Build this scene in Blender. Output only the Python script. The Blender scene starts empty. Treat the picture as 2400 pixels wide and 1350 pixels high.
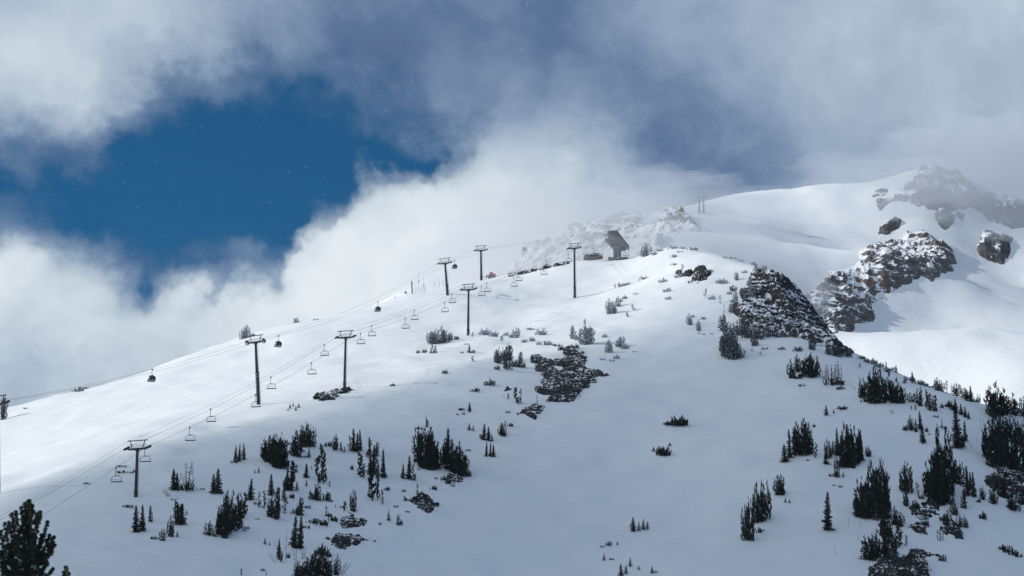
import bpy, math, random
import numpy as np
from mathutils import Vector, Matrix, noise as mnoise
R = math.radians
random.seed(7); rng = np.random.default_rng(7)
sc = bpy.context.scene
DBG = False
col = sc.collection
PITCH = R(16.0); F = 6000.0
cp, sp_ = math.cos(PITCH), math.sin(PITCH)

# ---------------------------------------------------------------- helpers
def ray(u, v):
    x = (u - 1200) / F; y = (675 - v) / F
    Yw = cp - y * sp_; Zw = sp_ + y * cp
    return x / Yw, Zw / Yw            # dX/dY, dZ/dY
def at(u, v, D):
    a, b = ray(u, v)
    return Vector((a * D, D, b * D))
def proj(p):
    d = p[1] * cp + p[2] * sp_; y = -p[1] * sp_ + p[2] * cp
    return 1200 + F * p[0] / d, 675 - F * y / d

def tag(o, label=None, cat=None, group=None, kind=None):
    if label: o['label'] = label
    if cat: o['category'] = cat
    if group: o['group'] = group
    if kind: o['kind'] = kind
    return o
def link(name, data, parent=None):
    o = bpy.data.objects.new(name, data); col.objects.link(o)
    if parent is not None: o.parent = parent
    return o
def empty(name, loc=(0, 0, 0), rot=(0, 0, 0)):
    o = link(name, None); o.location = loc; o.rotation_euler = rot
    o.empty_display_size = 0.5
    return o

class MB:
    """collects vertices and faces, then links ONE mesh object"""
    def __init__(s): s.v = []; s.f = []; s.mi = []; s.cur = 0
    def add(s, vs, fs):
        n = len(s.v); s.v += [tuple(p) for p in vs]
        for f in fs: s.f.append(tuple(i + n for i in f)); s.mi.append(s.cur)
    def box(s, c, size, rot=None):
        hx, hy, hz = size[0] / 2, size[1] / 2, size[2] / 2
        vs = [Vector((x, y, z)) for x in (-hx, hx) for y in (-hy, hy) for z in (-hz, hz)]
        if rot is not None: vs = [rot @ p for p in vs]
        c = Vector(c); vs = [p + c for p in vs]
        s.add(vs, [(0, 1, 3, 2), (4, 6, 7, 5), (0, 4, 5, 1), (2, 3, 7, 6), (0, 2, 6, 4), (1, 5, 7, 3)])
    def tube(s, pts, r, n=8, cap=True):
        pts = [Vector(p) for p in pts]
        rs = r if isinstance(r, (list, tuple)) else [r] * len(pts)
        base = []; m = len(pts)
        for i, p in enumerate(pts):
            t = (pts[min(i + 1, m - 1)] - pts[max(i - 1, 0)]).normalized()
            a = t.cross(Vector((0, 0, 1)))
            if a.length < .05: a = t.cross(Vector((1, 0, 0)))
            a.normalize(); b = t.cross(a)
            for k in range(n):
                w = 2 * math.pi * k / n
                base.append(p + (a * math.cos(w) + b * math.sin(w)) * rs[i])
        fs = [(i * n + k, i * n + (k + 1) % n, (i + 1) * n + (k + 1) % n, (i + 1) * n + k) for i in range(m - 1) for k in range(n)]
        if cap: fs += [tuple(range(n - 1, -1, -1)), tuple((m - 1) * n + k for k in range(n))]
        s.add(base, fs)
    def bar(s, a, b, w, h):
        a, b = Vector(a), Vector(b); d = b - a
        q = d.to_track_quat('Y', 'Z').to_matrix()
        s.box((a + b) / 2, (w, d.length, h), q)
    def mesh(s, name, mats, smooth=False):
        me = bpy.data.meshes.new(name); me.from_pydata(s.v, [], s.f)
        for m in (mats if isinstance(mats, (list, tuple)) else [mats]): me.materials.append(m)
        me.polygons.foreach_set('material_index', s.mi)
        if smooth: me.polygons.foreach_set('use_smooth', [True] * len(s.f))
        me.update(); return me
    def build(s, name, mats, parent=None, smooth=False):
        return link(name, s.mesh(name, mats, smooth), parent)

def np_mesh(name, V, Fq, mat, smooth=True):
    me = bpy.data.meshes.new(name)
    me.vertices.add(len(V)); me.vertices.foreach_set('co', np.asarray(V, dtype=np.float32).ravel())
    k = Fq.shape[1]; n = len(Fq)
    me.loops.add(n * k); me.loops.foreach_set('vertex_index', Fq.astype(np.int32).ravel())
    me.polygons.add(n); me.polygons.foreach_set('loop_start', np.arange(0, n * k, k, dtype=np.int32))
    me.polygons.foreach_set('loop_total', np.full(n, k, dtype=np.int32))
    me.polygons.foreach_set('use_smooth', np.full(n, smooth))
    me.materials.append(mat); me.update(calc_edges=True); me.validate()
    return me

# vectorised value noise
_H = np.random.default_rng(3).random((256, 256)).astype(np.float64)
def vnoise(x, y, seed=0):
    x = np.asarray(x, float) + seed * 17.31; y = np.asarray(y, float) + seed * 41.77
    xi = np.floor(x).astype(int); yi = np.floor(y).astype(int)
    fx = x - xi; fy = y - yi
    fx = fx ** 3 * (fx * (fx * 6 - 15) + 10); fy = fy ** 3 * (fy * (fy * 6 - 15) + 10)
    a = _H[xi & 255, yi & 255]; b = _H[(xi + 1) & 255, yi & 255]
    c = _H[xi & 255, (yi + 1) & 255]; d = _H[(xi + 1) & 255, (yi + 1) & 255]
    return (a + (b - a) * fx) * (1 - fy) + (c + (d - c) * fx) * fy - .5
def fbm(x, y, oct=4, seed=0, gain=.5):
    s = 0; a = 1; f = 1
    for k in range(oct):
        s = s + a * vnoise(x * f, y * f, seed + k); a *= gain; f *= 2.03
    return s
def ridged(x, y, oct=4, seed=0, gain=.5):
    s = 0; a = 1; f = 1
    for k in range(oct):
        s = s + a * (1 - 4 * np.abs(vnoise(x * f, y * f, seed + k))); a *= gain; f *= 2.1
    return s
def tps_fit(P, Z, lam=0.0):
    P = np.array(P, float); n = len(P); S = 100.0; P = P / S
    d2 = ((P[:, None] - P[None]) ** 2).sum(-1)
    K = np.where(d2 > 0, .5 * d2 * np.log(np.maximum(d2, 1e-12)), 0) + lam * np.eye(n)
    A = np.zeros((n + 3, n + 3)); A[:n, :n] = K; A[:n, n] = 1; A[:n, n + 1:] = P; A[n:, :n] = A[:n, n:].T
    w = np.linalg.solve(A, np.concatenate([Z, [0, 0, 0]]))
    def f(x, y):
        x = np.asarray(x, float) / S; y = np.asarray(y, float) / S
        out = w[n] + w[n + 1] * x + w[n + 2] * y
        for i in range(n):
            d = (x - P[i, 0]) ** 2 + (y - P[i, 1]) ** 2
            out = out + w[i] * .5 * d * np.log(np.maximum(d, 1e-12))
        return out
    return f

# ---------------------------------------------------------------- materials
def M(name):
    m = bpy.data.materials.new(name); m.use_nodes = True
    nt = m.node_tree; return m, nt, nt.nodes['Principled BSDF']
def N(nt, t, **kw):
    n = nt.nodes.new(t)
    for k, v in kw.items():
        if k.startswith('i_'): n.inputs[k[2:].replace('_', ' ')].default_value = v
        else: setattr(n, k, v)
    return n
def mathn(nt, op, a, b=None, c=None, clamp=False):
    n = nt.nodes.new('ShaderNodeMath'); n.operation = op; n.use_clamp = clamp
    for i, x in enumerate((a, b, c)):
        if x is None: continue
        if isinstance(x, (int, float)): n.inputs[i].default_value = x
        else: nt.links.new(x, n.inputs[i])
    return n.outputs[0]
def ramp(nt, fac, stops, mode='LINEAR'):
    n = nt.nodes.new('ShaderNodeValToRGB'); cr = n.color_ramp; cr.interpolation = mode
    while len(cr.elements) < len(stops): cr.elements.new(.5)
    for e, (p, c) in zip(cr.elements, sorted(stops, key=lambda s: s[0])):
        e.position = p; e.color = tuple(c) + (1,) if len(c) == 3 else c
    if fac is not None: nt.links.new(fac, n.inputs[0])
    return n.outputs[0]
def mixc(nt, f, a, b):
    n = nt.nodes.new('ShaderNodeMix'); n.data_type = 'RGBA'
    for s, x in ((n.inputs[0], f), (n.inputs[6], a), (n.inputs[7], b)):
        if isinstance(x, (int, float)): s.default_value = x
        elif isinstance(x, tuple): s.default_value = x + (1,) if len(x) == 3 else x
        else: nt.links.new(x, s)
    return n.outputs[2]
def noise_tex(nt, vec, scale, detail=4, rough=.5, dist=0):
    n = nt.nodes.new('ShaderNodeTexNoise'); n.inputs['Scale'].default_value = scale
    n.inputs['Detail'].default_value = detail; n.inputs['Roughness'].default_value = rough
    n.inputs['Distortion'].default_value = dist
    if vec is not None: nt.links.new(vec, n.inputs['Vector'])
    return n.outputs['Fac']
def mapping(nt, vec, scale=(1, 1, 1), rot=(0, 0, 0)):
    n = nt.nodes.new('ShaderNodeMapping'); n.inputs['Scale'].default_value = scale; n.inputs['Rotation'].default_value = rot
    nt.links.new(vec, n.inputs['Vector']); return n.outputs[0]
def bump(nt, h, strength, dist, nrm=None):
    n = nt.nodes.new('ShaderNodeBump'); n.inputs['Strength'].default_value = strength; n.inputs['Distance'].default_value = dist
    nt.links.new(h, n.inputs['Height'])
    if nrm is not None: nt.links.new(nrm, n.inputs['Normal'])
    return n.outputs[0]

def snow_mat():
    m, nt, b = M('snow'); g = N(nt, 'ShaderNodeNewGeometry').outputs['Position']
    n1 = noise_tex(nt, g, .03, 4); n2 = noise_tex(nt, mapping(nt, g, (.10, .5, .3), (0, 0, R(20))), 1, 5, .55)
    n3 = noise_tex(nt, g, 1.5, 4)
    c = mixc(nt, n1, (.82, .87, .90), (.89, .91, .92))
    nt.links.new(c, b.inputs['Base Color'])
    b.inputs['Roughness'].default_value = .65; b.inputs['Specular IOR Level'].default_value = .25
    h = mathn(nt, 'ADD', mathn(nt, 'MULTIPLY', n2, 1.0), mathn(nt, 'MULTIPLY', n3, .22))
    nt.links.new(bump(nt, h, .8, .9), b.inputs['Normal'])
    return m
def rock_mat(name, cols, scale, thr, red=None, fine=1.0, big=.5):
    """bare rock with snow lying on whatever faces up"""
    m, nt, b = M(name); geo = N(nt, 'ShaderNodeNewGeometry'); g = geo.outputs['Position']
    n1 = noise_tex(nt, g, scale, 6, .6); n2 = noise_tex(nt, mapping(nt, g, (1, 1, 2.6)), scale * 3.3, 5, .6)
    n3 = noise_tex(nt, mapping(nt, g, (1, .28, .8), (0, R(20), R(12))), scale * 9, 5, .65, .3)
    c = ramp(nt, n2, [(.3, cols[0]), (.5, cols[1]), (.7, cols[2])])
    if red:
        c = mixc(nt, ramp(nt, n1, [(.54, (0, 0, 0)), (.64, (1, 1, 1))]), c, red)
    sx = N(nt, 'ShaderNodeSeparateXYZ'); nt.links.new(geo.outputs['Normal'], sx.inputs[0])
    s = mathn(nt, 'ADD', sx.outputs[2], mathn(nt, 'MULTIPLY', mathn(nt, 'SUBTRACT', n3, .5), .55 * fine))
    s = mathn(nt, 'ADD', s, mathn(nt, 'MULTIPLY', mathn(nt, 'SUBTRACT', n1, .5), big))
    f = ramp(nt, s, [(thr, (0, 0, 0)), (min(thr + .07, 1), (1, 1, 1))])
    nt.links.new(mixc(nt, f, c, (.86, .88, .92)), b.inputs['Base Color'])
    b.inputs['Roughness'].default_value = .85; b.inputs['Specular IOR Level'].default_value = .2
    nt.links.new(bump(nt, n3, .7, .5 / max(scale * 8, .3)), b.inputs['Normal'])
    return m
def plain(name, c, rough=.6, metal=0, var=.25, scale=3, spec=.4, snow=0):
    m, nt, b = M(name); geo = N(nt, 'ShaderNodeNewGeometry'); tc = N(nt, 'ShaderNodeTexCoord').outputs['Object']
    n1 = noise_tex(nt, tc, scale, 5, .6)
    lo = tuple(x * (1 - var) for x in c); hi = tuple(min(1, x * (1 + var)) for x in c)
    out = mixc(nt, n1, lo, hi)
    if snow:
        sx = N(nt, 'ShaderNodeSeparateXYZ'); nt.links.new(geo.outputs['Normal'], sx.inputs[0])
        s = mathn(nt, 'ADD', sx.outputs[2], mathn(nt, 'MULTIPLY', mathn(nt, 'SUBTRACT', n1, .5), 1.2))
        out = mixc(nt, ramp(nt, s, [(.75 - snow * .6, (0, 0, 0)), (.9 - snow * .6, (1, 1, 1))]), out, (.82, .85, .9))
    nt.links.new(out, b.inputs['Base Color']); b.inputs['Roughness'].default_value = rough
    b.inputs['Metallic'].default_value = metal; b.inputs['Specular IOR Level'].default_value = spec
    nt.links.new(bump(nt, n1, .2, .02), b.inputs['Normal'])
    return m
def foliage(name, frost):
    m, nt, b = M(name); geo = N(nt, 'ShaderNodeNewGeometry'); g = geo.outputs['Position']
    oi = N(nt, 'ShaderNodeObjectInfo').outputs['Random']
    n1 = noise_tex(nt, g, .9, 3); n2 = noise_tex(nt, g, 2.7, 3)
    c = ramp(nt, n1, [(.3, (.010, .018, .014)), (.55, (.020, .030, .022)), (.75, (.034, .042, .030))])
    c = mixc(nt, mathn(nt, 'MULTIPLY', oi, .35), c, (.02, .022, .022))
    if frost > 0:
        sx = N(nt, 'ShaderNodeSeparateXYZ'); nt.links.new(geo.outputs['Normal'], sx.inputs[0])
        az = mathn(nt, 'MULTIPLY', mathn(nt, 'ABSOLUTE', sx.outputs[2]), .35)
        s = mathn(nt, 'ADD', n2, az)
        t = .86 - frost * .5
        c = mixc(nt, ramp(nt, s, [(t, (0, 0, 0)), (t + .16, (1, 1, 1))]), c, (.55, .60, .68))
    nt.links.new(c, b.inputs['Base Color']); b.inputs['Roughness'].default_value = .75
    b.inputs['Specular IOR Level'].default_value = .2
    return m

SNOW = snow_mat()
ROCK_NEAR = rock_mat('dark_rock', [(.012, .014, .016), (.030, .030, .030), (.06, .055, .05)], .12, .82, red=(.045, .032, .024), big=1.2, fine=2.0)
ROCK_CLIFF = rock_mat('cliff_rock', [(.012, .014, .016), (.030, .030, .030), (.06, .055, .05)], .09, .66, red=(.045, .032, .024), big=1.5, fine=2.0)
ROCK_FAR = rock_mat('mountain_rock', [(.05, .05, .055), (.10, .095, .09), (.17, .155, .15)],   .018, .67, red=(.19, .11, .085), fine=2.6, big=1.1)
ROCK_HAZY = rock_mat('misty_rock', [(.06, .06, .065), (.10, .095, .09), (.15, .14, .14)], .018, .52, fine=2.6, big=1.6)  # mist fade partly put into the colour: lower contrast, more snow
STEEL = plain('dark_painted_steel', (.030, .045, .055), .55, .2, .3, 2, .4, snow=.12)
STEEL_L = plain('galvanised_steel', (.16, .18, .20), .5, .5, .3, 2, snow=.2)
ROPE = plain('steel_rope', (.07, .08, .09), .6, .3)
SEATM = plain('black_vinyl_seat', (.02, .022, .026), .5)
CABIN = plain('grey_cabin_shell', (.22, .24, .26), .4, .1)
GLASSD = plain('tinted_cabin_glass', (.02, .03, .04), .12, 0, .2, 2, .8)
BARK = plain('bark', (.05, .042, .036), .9, 0, .4, 4, .2)
DEADW = plain('weathered_wood', (.07, .062, .058), .9, 0, .35, 5, .2)
WOODB = plain('brown_boards', (.13, .085, .06), .8, 0, .3, 1.2)
ROOFM = plain('snowy_roof_metal', (.13, .13, .14), .7, 0, .3, .8, snow=.15)
REDP = plain('red_paint', (.55, .05, .04), .4, 0, .15, 1)
RUBB = plain('black_rubber', (.02, .02, .02), .8)
NETM = plain('pale_netting', (.45, .50, .58), .8)
BAMB = plain('dark_marker_pole', (.04, .04, .045), .7)
FOL = [foliage('needles_dark', 0), foliage('needles_dusted', .45), foliage('needles_frosted', .85)]

# ---------------------------------------------------------------- terrain
HC = [  # (u, v, distance) seen on the hill
 (1500,1350,680),(1500,1220,738),(1500,1100,790),(1500,900,900),(1500,750,1040),(1560,615,1165),
 (318,1165,700),(600,1350,610),(0,1350,600),(300,1300,625),(1000,1350,650),(1000,1100,770),(808,915,880),(1097,785,1030),
 (1347,697,1145),(700,1150,722),(1200,950,850),
 (1950,800,950),(2300,940,870),(2400,1350,700),(2400,965,860),(2000,1350,655),(1900,1100,770),(2400,1150,775),(2150,900,895),(1750,1000,830),(1750,850,925),
 (1835,655,1080),(1700,605,1150),(1600,585,1180),(1750,720,1040),
 (0,1145,720),(300,1045,768),(603,957,840),(850,880,905),
 (0,962,1125),(250,907,1140),(550,797,1150),(750,748,1165),(1045,693,1145),(960,682,1185),(1127,655,1270),(1300,625,1300),(1440,605,1330),(1500,585,1320),
 (300,1000,880),(600,880,960),(900,780,1060)]
PW = [(at(*c).x, at(*c).y, at(*c).z) for c in HC]
PW += [(-60,0,-4),(0,0,-2),(60,0,-4),(-30,150,13),(40,150,12),(0,300,40),(-80,300,38),(90,300,38),(0,450,64),(-100,450,62),(110,450,62),
 (-250,300,20),(250,300,25),(-250,600,70),(250,600,70),(0,560,86),
 (-400,700,90),(-420,1130,200),(-240,720,112),(-400,1400,150),(-300,900,165),
 (210,830,150),(260,700,100),(215,1000,190),(330,900,110),(190,1150,270),(320,1150,200),(400,1350,200),(400,600,30),
 (-230,1300,262),(-120,1330,300),(-20,1420,345),(80,1420,330),(180,1350,270),
 (-300,1650,120),(0,1700,180),(300,1650,140)]
hill_f = tps_fit([p[:2] for p in PW], np.array([p[2] for p in PW]), .001)
def hill_h(x, y):
    z = hill_f(x, y)
    k = np.clip((np.asarray(y) - 350) / 250, .15, 1)
    z = z + k * (2.2 * fbm(x / 55, y / 80, 3, 1) + 1.1 * fbm(x / 16, y / 20, 3, 9) + .30 * fbm(x / 9, y / 3.2, 3, 21))
    return z
class Field:
    def __init__(s, x0, x1, y0, y1, st, fn):
        s.x0, s.y0, s.st = x0, y0, st
        s.xs = np.arange(x0, x1 + st, st); s.ys = np.arange(y0, y1 + st, st)
        X, Y = np.meshgrid(s.xs, s.ys, indexing='ij'); s.Z = fn(X, Y); s.X, s.Y = X, Y
    def h(s, x, y):
        fx = np.clip((np.asarray(x, float) - s.x0) / s.st, 0, len(s.xs) - 1.001); fy = np.clip((np.asarray(y, float) - s.y0) / s.st, 0, len(s.ys) - 1.001)
        i = fx.astype(int); j = fy.astype(int); a = fx - i; b = fy - j; Z = s.Z
        return (Z[i, j] * (1 - a) + Z[i + 1, j] * a) * (1 - b) + (Z[i, j + 1] * (1 - a) + Z[i + 1, j + 1] * a) * b
    def hit(s, u, v, dmin, dmax):
        D = np.arange(dmin, dmax, .5)
        for k in range(200):
            a, b = ray(u, v + k * .5)
            below = b * D < s.h(a * D, D)
            idx = np.argmax(below)
            if below.any() and idx > 0: return Vector((a * D[idx], D[idx], float(s.h(a * D[idx], D[idx]))))
        return None
    def mesh(s, name, mat):
        nx, ny = s.X.shape
        V = np.stack([s.X, s.Y, s.Z], -1).reshape(-1, 3)
        I = np.arange(nx * ny).reshape(nx, ny)
        Fq = np.stack([I[:-1, :-1], I[1:, :-1], I[1:, 1:], I[:-1, 1:]], -1).reshape(-1, 4)
        return np_mesh(name, V, Fq, mat)
HILL = Field(-430, 420, -20, 1660, 2.5, hill_h)
# true up the crest line: gentle swells added where the ridge stands too low or too high
CREST = [(-60,975),(0,962),(100,940),(180,918),(250,905),(330,878),(430,838),(550,797),(650,765),(750,748),(850,722),(940,695),(1045,670),(1128,656),(1200,643),(1250,632),(1300,622),
 (1345,613),(1400,608),(1450,607),(1500,598),(1550,582),(1600,578),(1650,588),(1700,603),(1750,618),(1800,634),(1835,655),(1870,690),(1900,735),(1950,795),(2000,828),(2050,850),(2100,873),(2160,903),(2200,912),(2250,930),(2300,943),(2350,955),(2400,965),(2460,985)]
def crest_of(u):
    a, _ = ray(u, 600); D = np.arange(500, 1550, 1.0); z = HILL.h(a * D, D)
    i = int(np.argmax(z / D)); return a * D[i], D[i], z[i]
for it in range(6):
    pts = []
    for u, v in CREST:
        x, y, z = crest_of(u); b = z / y
        pts.append((x, y, (ray(u, v)[1] - b) * y))
    for k, (x, y, dz) in enumerate(pts):
        HILL.Z = HILL.Z + .45 * dz * np.exp(-((HILL.X - x) ** 2 / (2 * 13 ** 2) + (HILL.Y - y) ** 2 / (2 * 60 ** 2)))
if DBG:
    for u, v in CREST:
        x, y, z = crest_of(u); print('crest', u, v, round(proj((x, y, z))[1]), round(y))
o = link('snow_slope', HILL.mesh('snow_slope', SNOW)); tag(o, kind='structure')
def hit(u, v, dmin=420, dmax=1450): return HILL.hit(u, v, dmin, dmax)

MC = [(1650,640,1850),(1650,471,2350),(1850,441,2380),(2030,425,2380),(2210,379,2260),(1400,520,2350),(1250,560,2350),(1500,600,1900),
 (1900,700,1900),(1800,560,2120),(2000,560,2150),(2060,560,2130),(2400,640,2150),(2400,900,1650),(2000,820,1750),(1960,775,1850),(2150,720,1980),(2240,630,2080),
 (2330,430,2330),(2400,470,2330),(2300,560,2200),(2180,480,2210),(2250,800,1840),(1880,700,1880),(2120,600,2040)]
MW = [tuple(at(*c)) for c in MC]
MW += [(-300,2400,560),(-300,1900,300),(0,1750,280),(200,1600,240),(500,1500,250),(900,1700,350),(900,2300,650),(700,2000,560),(700,2500,700),
 (300,2700,620),(0,2700,560),(500,2800,640),(-300,2900,400),(900,2900,500),(500,1350,150),(1000,1350,120),(-300,1600,150)]
mt_f = tps_fit([p[:2] for p in MW], np.array([p[2] for p in MW]), .001)
def mt_h(x, y): return mt_f(x, y) + 9 * fbm(x / 130, y / 150, 3, 5) + 2.5 * fbm(x / 30, y / 50, 3, 8)
MTN = Field(-320, 1000, 1340, 2900, 6, mt_h)
CREST2 = [(1200,585),(1320,548),(1420,515),(1520,498),(1650,472),(1850,443),(2030,430),(2100,408),(2210,396),(2300,432),(2400,480),(2470,510)]
for it in range(6):
    pts = []
    for u, v in CREST2:
        a, _ = ray(u, 500); D = np.arange(1800, 2850, 4.0); z = MTN.h(a * D, D); i = int(np.argmax(z / D))
        pts.append((a * D[i], D[i], (ray(u, v)[1] - z[i] / D[i]) * D[i]))
    for x, y, dz in pts:
        MTN.Z = MTN.Z + .45 * dz * np.exp(-((MTN.X - x) ** 2 / (2 * 32 ** 2) + (MTN.Y - y) ** 2 / (2 * 160 ** 2)))
o = link('mountain', MTN.mesh('mountain', SNOW)); tag(o, kind='structure')

def inside(poly, X, Y):
    r = np.zeros(X.shape, bool); n = len(poly)
    for i in range(n):
        x1, y1 = poly[i]; x2, y2 = poly[(i + 1) % n]
        if y1 == y2: continue
        c = ((y1 > Y) != (y2 > Y)) & (X < (x2 - x1) * (Y - y1) / (y2 - y1) + x1); r ^= c
    return r
def edged(poly, X, Y):
    d = np.full(X.shape, 1e9); n = len(poly)
    for i in range(n):
        a = np.array(poly[i]); b = np.array(poly[(i + 1) % n]); ab = b - a; L = max((ab ** 2).sum(), 1e-9)
        t = np.clip(((X - a[0]) * ab[0] + (Y - a[1]) * ab[1]) / L, 0, 1)
        d = np.minimum(d, np.hypot(X - a[0] - t * ab[0], Y - a[1] - t * ab[1]))
    return d
def rocks(name, label, cat, polypx, field, dr, step, amp, fs, mat, base=0.0, patch=.45, grow=(0, 0), group=None, seed=1, fall=3, band=1.6, tw=.2, rag=2.6):
    """a craggy outcrop standing out of the slope: ridged relief of its own over a world-space footprint"""
    W = [field.hit(u, v, *dr) for u, v in polypx]
    poly = [(p.x, p.y) for p in W if p is not None]
    if grow != (0, 0):
        cx = sum(p[0] for p in poly) / len(poly); poly = [(x + (grow[0] if x > cx else 0), y + (grow[1] if x > cx else 0)) for x, y in poly]
    xs = [p[0] for p in poly]; ys = [p[1] for p in poly]
    X, Y = np.meshgrid(np.arange(min(xs) - step, max(xs) + step, step), np.arange(min(ys) - step, max(ys) + step, step), indexing='ij')
    ins = inside(poly, X, Y); d = edged(poly, X, Y); sd = np.where(ins, d, -d)
    wob = fbm(X / fs / 1.2, Y / fs / 3.5, 4, seed + 30) * fall * rag
    e = np.clip((sd + wob) / fall, -1, 1)
    r = ridged(X / fs + Y / fs * .25, Y / fs / 3.2, 5, seed, .55)
    st = ridged(X / fs * 2.3 - Y / fs * .3, Y / fs * .75, 4, seed + 11, .6)
    p = fbm(X / fs / 1.2, Y / fs / 3, 3, seed + 5)
    hgt = base + amp * (.45 * r + .3 * st) + amp * patch * 2.0 * p
    hgt = np.where(e > 0, hgt * e - .15 * amp * (1 - e), e * amp * 1.2 - .15 * amp)
    jit = step * .35
    X2 = X + (rng.random(X.shape) - .5) * jit * 2; Y2 = Y + (rng.random(X.shape) - .5) * jit * 2
    Z = field.h(X2, Y2) + hgt
    # bedding: the rock breaks in steps, steep risers and flat ledges that hold snow
    for bd, wt in ((band, tw), (band * .37, tw * .7)):
        tilt = .06 * X2 + .5 * bd * fbm(X2 / (bd * 7), Y2 / (bd * 7), 3, seed + 50) * 2.5
        q = (Z + tilt) / bd; fq = q - np.floor(q)
        Z = Z + wt * bd * (np.clip((fq - .5) / .22 + .5, 0, 1) - fq) * np.clip(e, 0, 1)
    nx, ny = X.shape; V = np.stack([X2, Y2, Z], -1).reshape(-1, 3); I = np.arange(nx * ny).reshape(nx, ny)
    q = (hgt[:-1, :-1] > -.4 * amp) | (hgt[1:, 1:] > -.4 * amp) | (hgt[1:, :-1] > -.4 * amp) | (hgt[:-1, 1:] > -.4 * amp)
    q &= (e[:-1, :-1] > -.9)
    Fq = np.stack([I[:-1, :-1], I[1:, :-1], I[1:, 1:], I[:-1, 1:]], -1)[q]
    if len(Fq) == 0: return None
    T = np.concatenate([Fq[:, [0, 1, 2]], Fq[:, [0, 2, 3]]])
    used, inv = np.unique(T, return_inverse=True)
    me = np_mesh(name, V[used], inv.reshape(T.shape), mat, smooth=False)
    o = link(name, me); tag(o, label, cat, group); return o
# ---------------------------------------------------------------- rock outcrops
DR = (420, 1450); MR = (1500, 2800)
rocks('cliff', 'dark craggy cliff with snow streaks dropping off the right side of the ridge', 'cliff',
      [(1790,648),(1822,640),(1838,652),(1870,690),(1900,730),(1930,765),(1950,795),(1948,806),(1890,806),(1830,797),(1765,790),(1735,755),(1750,725),(1795,705),(1770,672)],
      HILL, DR, .6, 2.6, 9, ROCK_CLIFF, base=1.4, grow=(9, 6), seed=2, fall=8, band=3.2, tw=.22, rag=4)
rocks('rock_outcrop', 'small dark boulder band near the ridge top, under a frosted shrub', 'rock outcrop', [(1578,655),(1590,640),(1625,640),(1600,657)], HILL, DR, .5, 1.2, 4, ROCK_NEAR, 1.0, seed=3, group='rock outcrops on the slope')
rocks('rock_outcrop', 'rounded dark boulders with snow caps, high on the slope left of the cliff', 'rock outcrop', [(1612,658),(1625,635),(1665,632),(1690,640),(1665,650),(1640,665)], HILL, DR, .5, 1.6, 4, ROCK_NEAR, 1.1, seed=4, group='rock outcrops on the slope')
rocks('rock_outcrop', 'upper dark ledge of the middle rock outcrop, split by lines of snow', 'rock outcrop',
      [(1248,828),(1262,838),(1310,842),(1330,812),(1352,822),(1374,846),(1362,862),(1300,858),(1262,868),(1246,846)], HILL, DR, .5, 1.1, 3.5, ROCK_NEAR, .5, seed=5, group='rock outcrops on the slope', fall=2)
rocks('rock_outcrop', 'largest dark slab outcrop in the middle of the slope, brown at its foot', 'rock outcrop',
      [(1238,903),(1262,900),(1290,868),(1340,862),(1400,868),(1432,880),(1400,888),(1380,900),(1368,925),(1345,940),(1305,943),(1280,928),(1250,920)], HILL, DR, .5, 1.25, 4, ROCK_NEAR, .6, seed=6, group='rock outcrops on the slope', fall=2.2)
rocks('rock_outcrop', 'thin slanting rock rib just left of the largest dark slab outcrop', 'rock outcrop', [(1165,922),(1185,910),(1205,910),(1190,922),(1180,930)], HILL, DR, .4, .9, 3, ROCK_NEAR, .5, seed=7, group='rock outcrops on the slope', fall=1.5)
rocks('rock_outcrop', 'broken rocks around the single thin sapling below the dark slab', 'rock outcrop', [(1214,968),(1250,950),(1275,955),(1283,975),(1255,988),(1230,976)], HILL, DR, .4, 1.0, 2.6, ROCK_NEAR, .35, seed=8, group='rock outcrops on the slope', fall=1.5)
rocks('rock_outcrop', 'low row of dark rocks at the foot of the second chairlift tower', 'rock outcrop', [(732,930),(770,920),(800,913),(845,908),(800,924),(785,938),(755,938)], HILL, DR, .4, 1.0, 2.6, ROCK_NEAR, .4, seed=9, group='rock outcrops on the slope', fall=1.4)
rocks('rock_outcrop', 'jumbled rocks at the gully edge below the densest pine clump', 'rock outcrop', [(950,1172),(985,1160),(1022,1165),(1028,1182),(1000,1203),(975,1192)], HILL, DR, .35, 1.1, 2.6, ROCK_NEAR, .4, seed=10, group='rock outcrops on the slope', fall=1.4)
rocks('rock_outcrop', 'scattered stones poking through the snow on the lower left slope', 'rock outcrop', [(765,1262),(800,1250),(862,1266),(830,1282),(800,1294),(775,1280)], HILL, DR, .35, .9, 2.4, ROCK_NEAR, .15, seed=11, group='rock outcrops on the slope', fall=1.4)
rocks('rock_outcrop', 'small stone patch just above the scattered stones of the lower left', 'rock outcrop', [(785,1222),(820,1205),(860,1222),(842,1236),(805,1238)], HILL, DR, .35, .9, 2.4, ROCK_NEAR, .15, seed=12, group='rock outcrops on the slope', fall=1.4)
rocks('rock_outcrop', 'big dark boulder at the bottom edge beneath the right hand pines', 'rock outcrop', [(2040,1352),(2060,1330),(2100,1308),(2150,1306),(2180,1335),(2178,1360),(2100,1375)], HILL, DR, .35, 1.6, 4, ROCK_NEAR, 1.3, seed=13, group='rock outcrops on the slope', fall=2)
rocks('rock_outcrop', 'dark wedge of rock with shrubs growing along it, lower right slope', 'rock outcrop', [(2205,1238),(2235,1228),(2258,1250),(2270,1268),(2238,1266)], HILL, DR, .35, 1.3, 3, ROCK_NEAR, .8, seed=14, group='rock outcrops on the slope', fall=1.4)
rocks('rock_outcrop', 'snow flecked boulder pile among the pines at lower right', 'rock outcrop', [(2135,1180),(2160,1168),(2200,1180),(2195,1205),(2160,1220),(2138,1205)], HILL, DR, .35, 1.0, 2.6, ROCK_NEAR, .25, seed=15, group='rock outcrops on the slope', fall=1.5)
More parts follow.
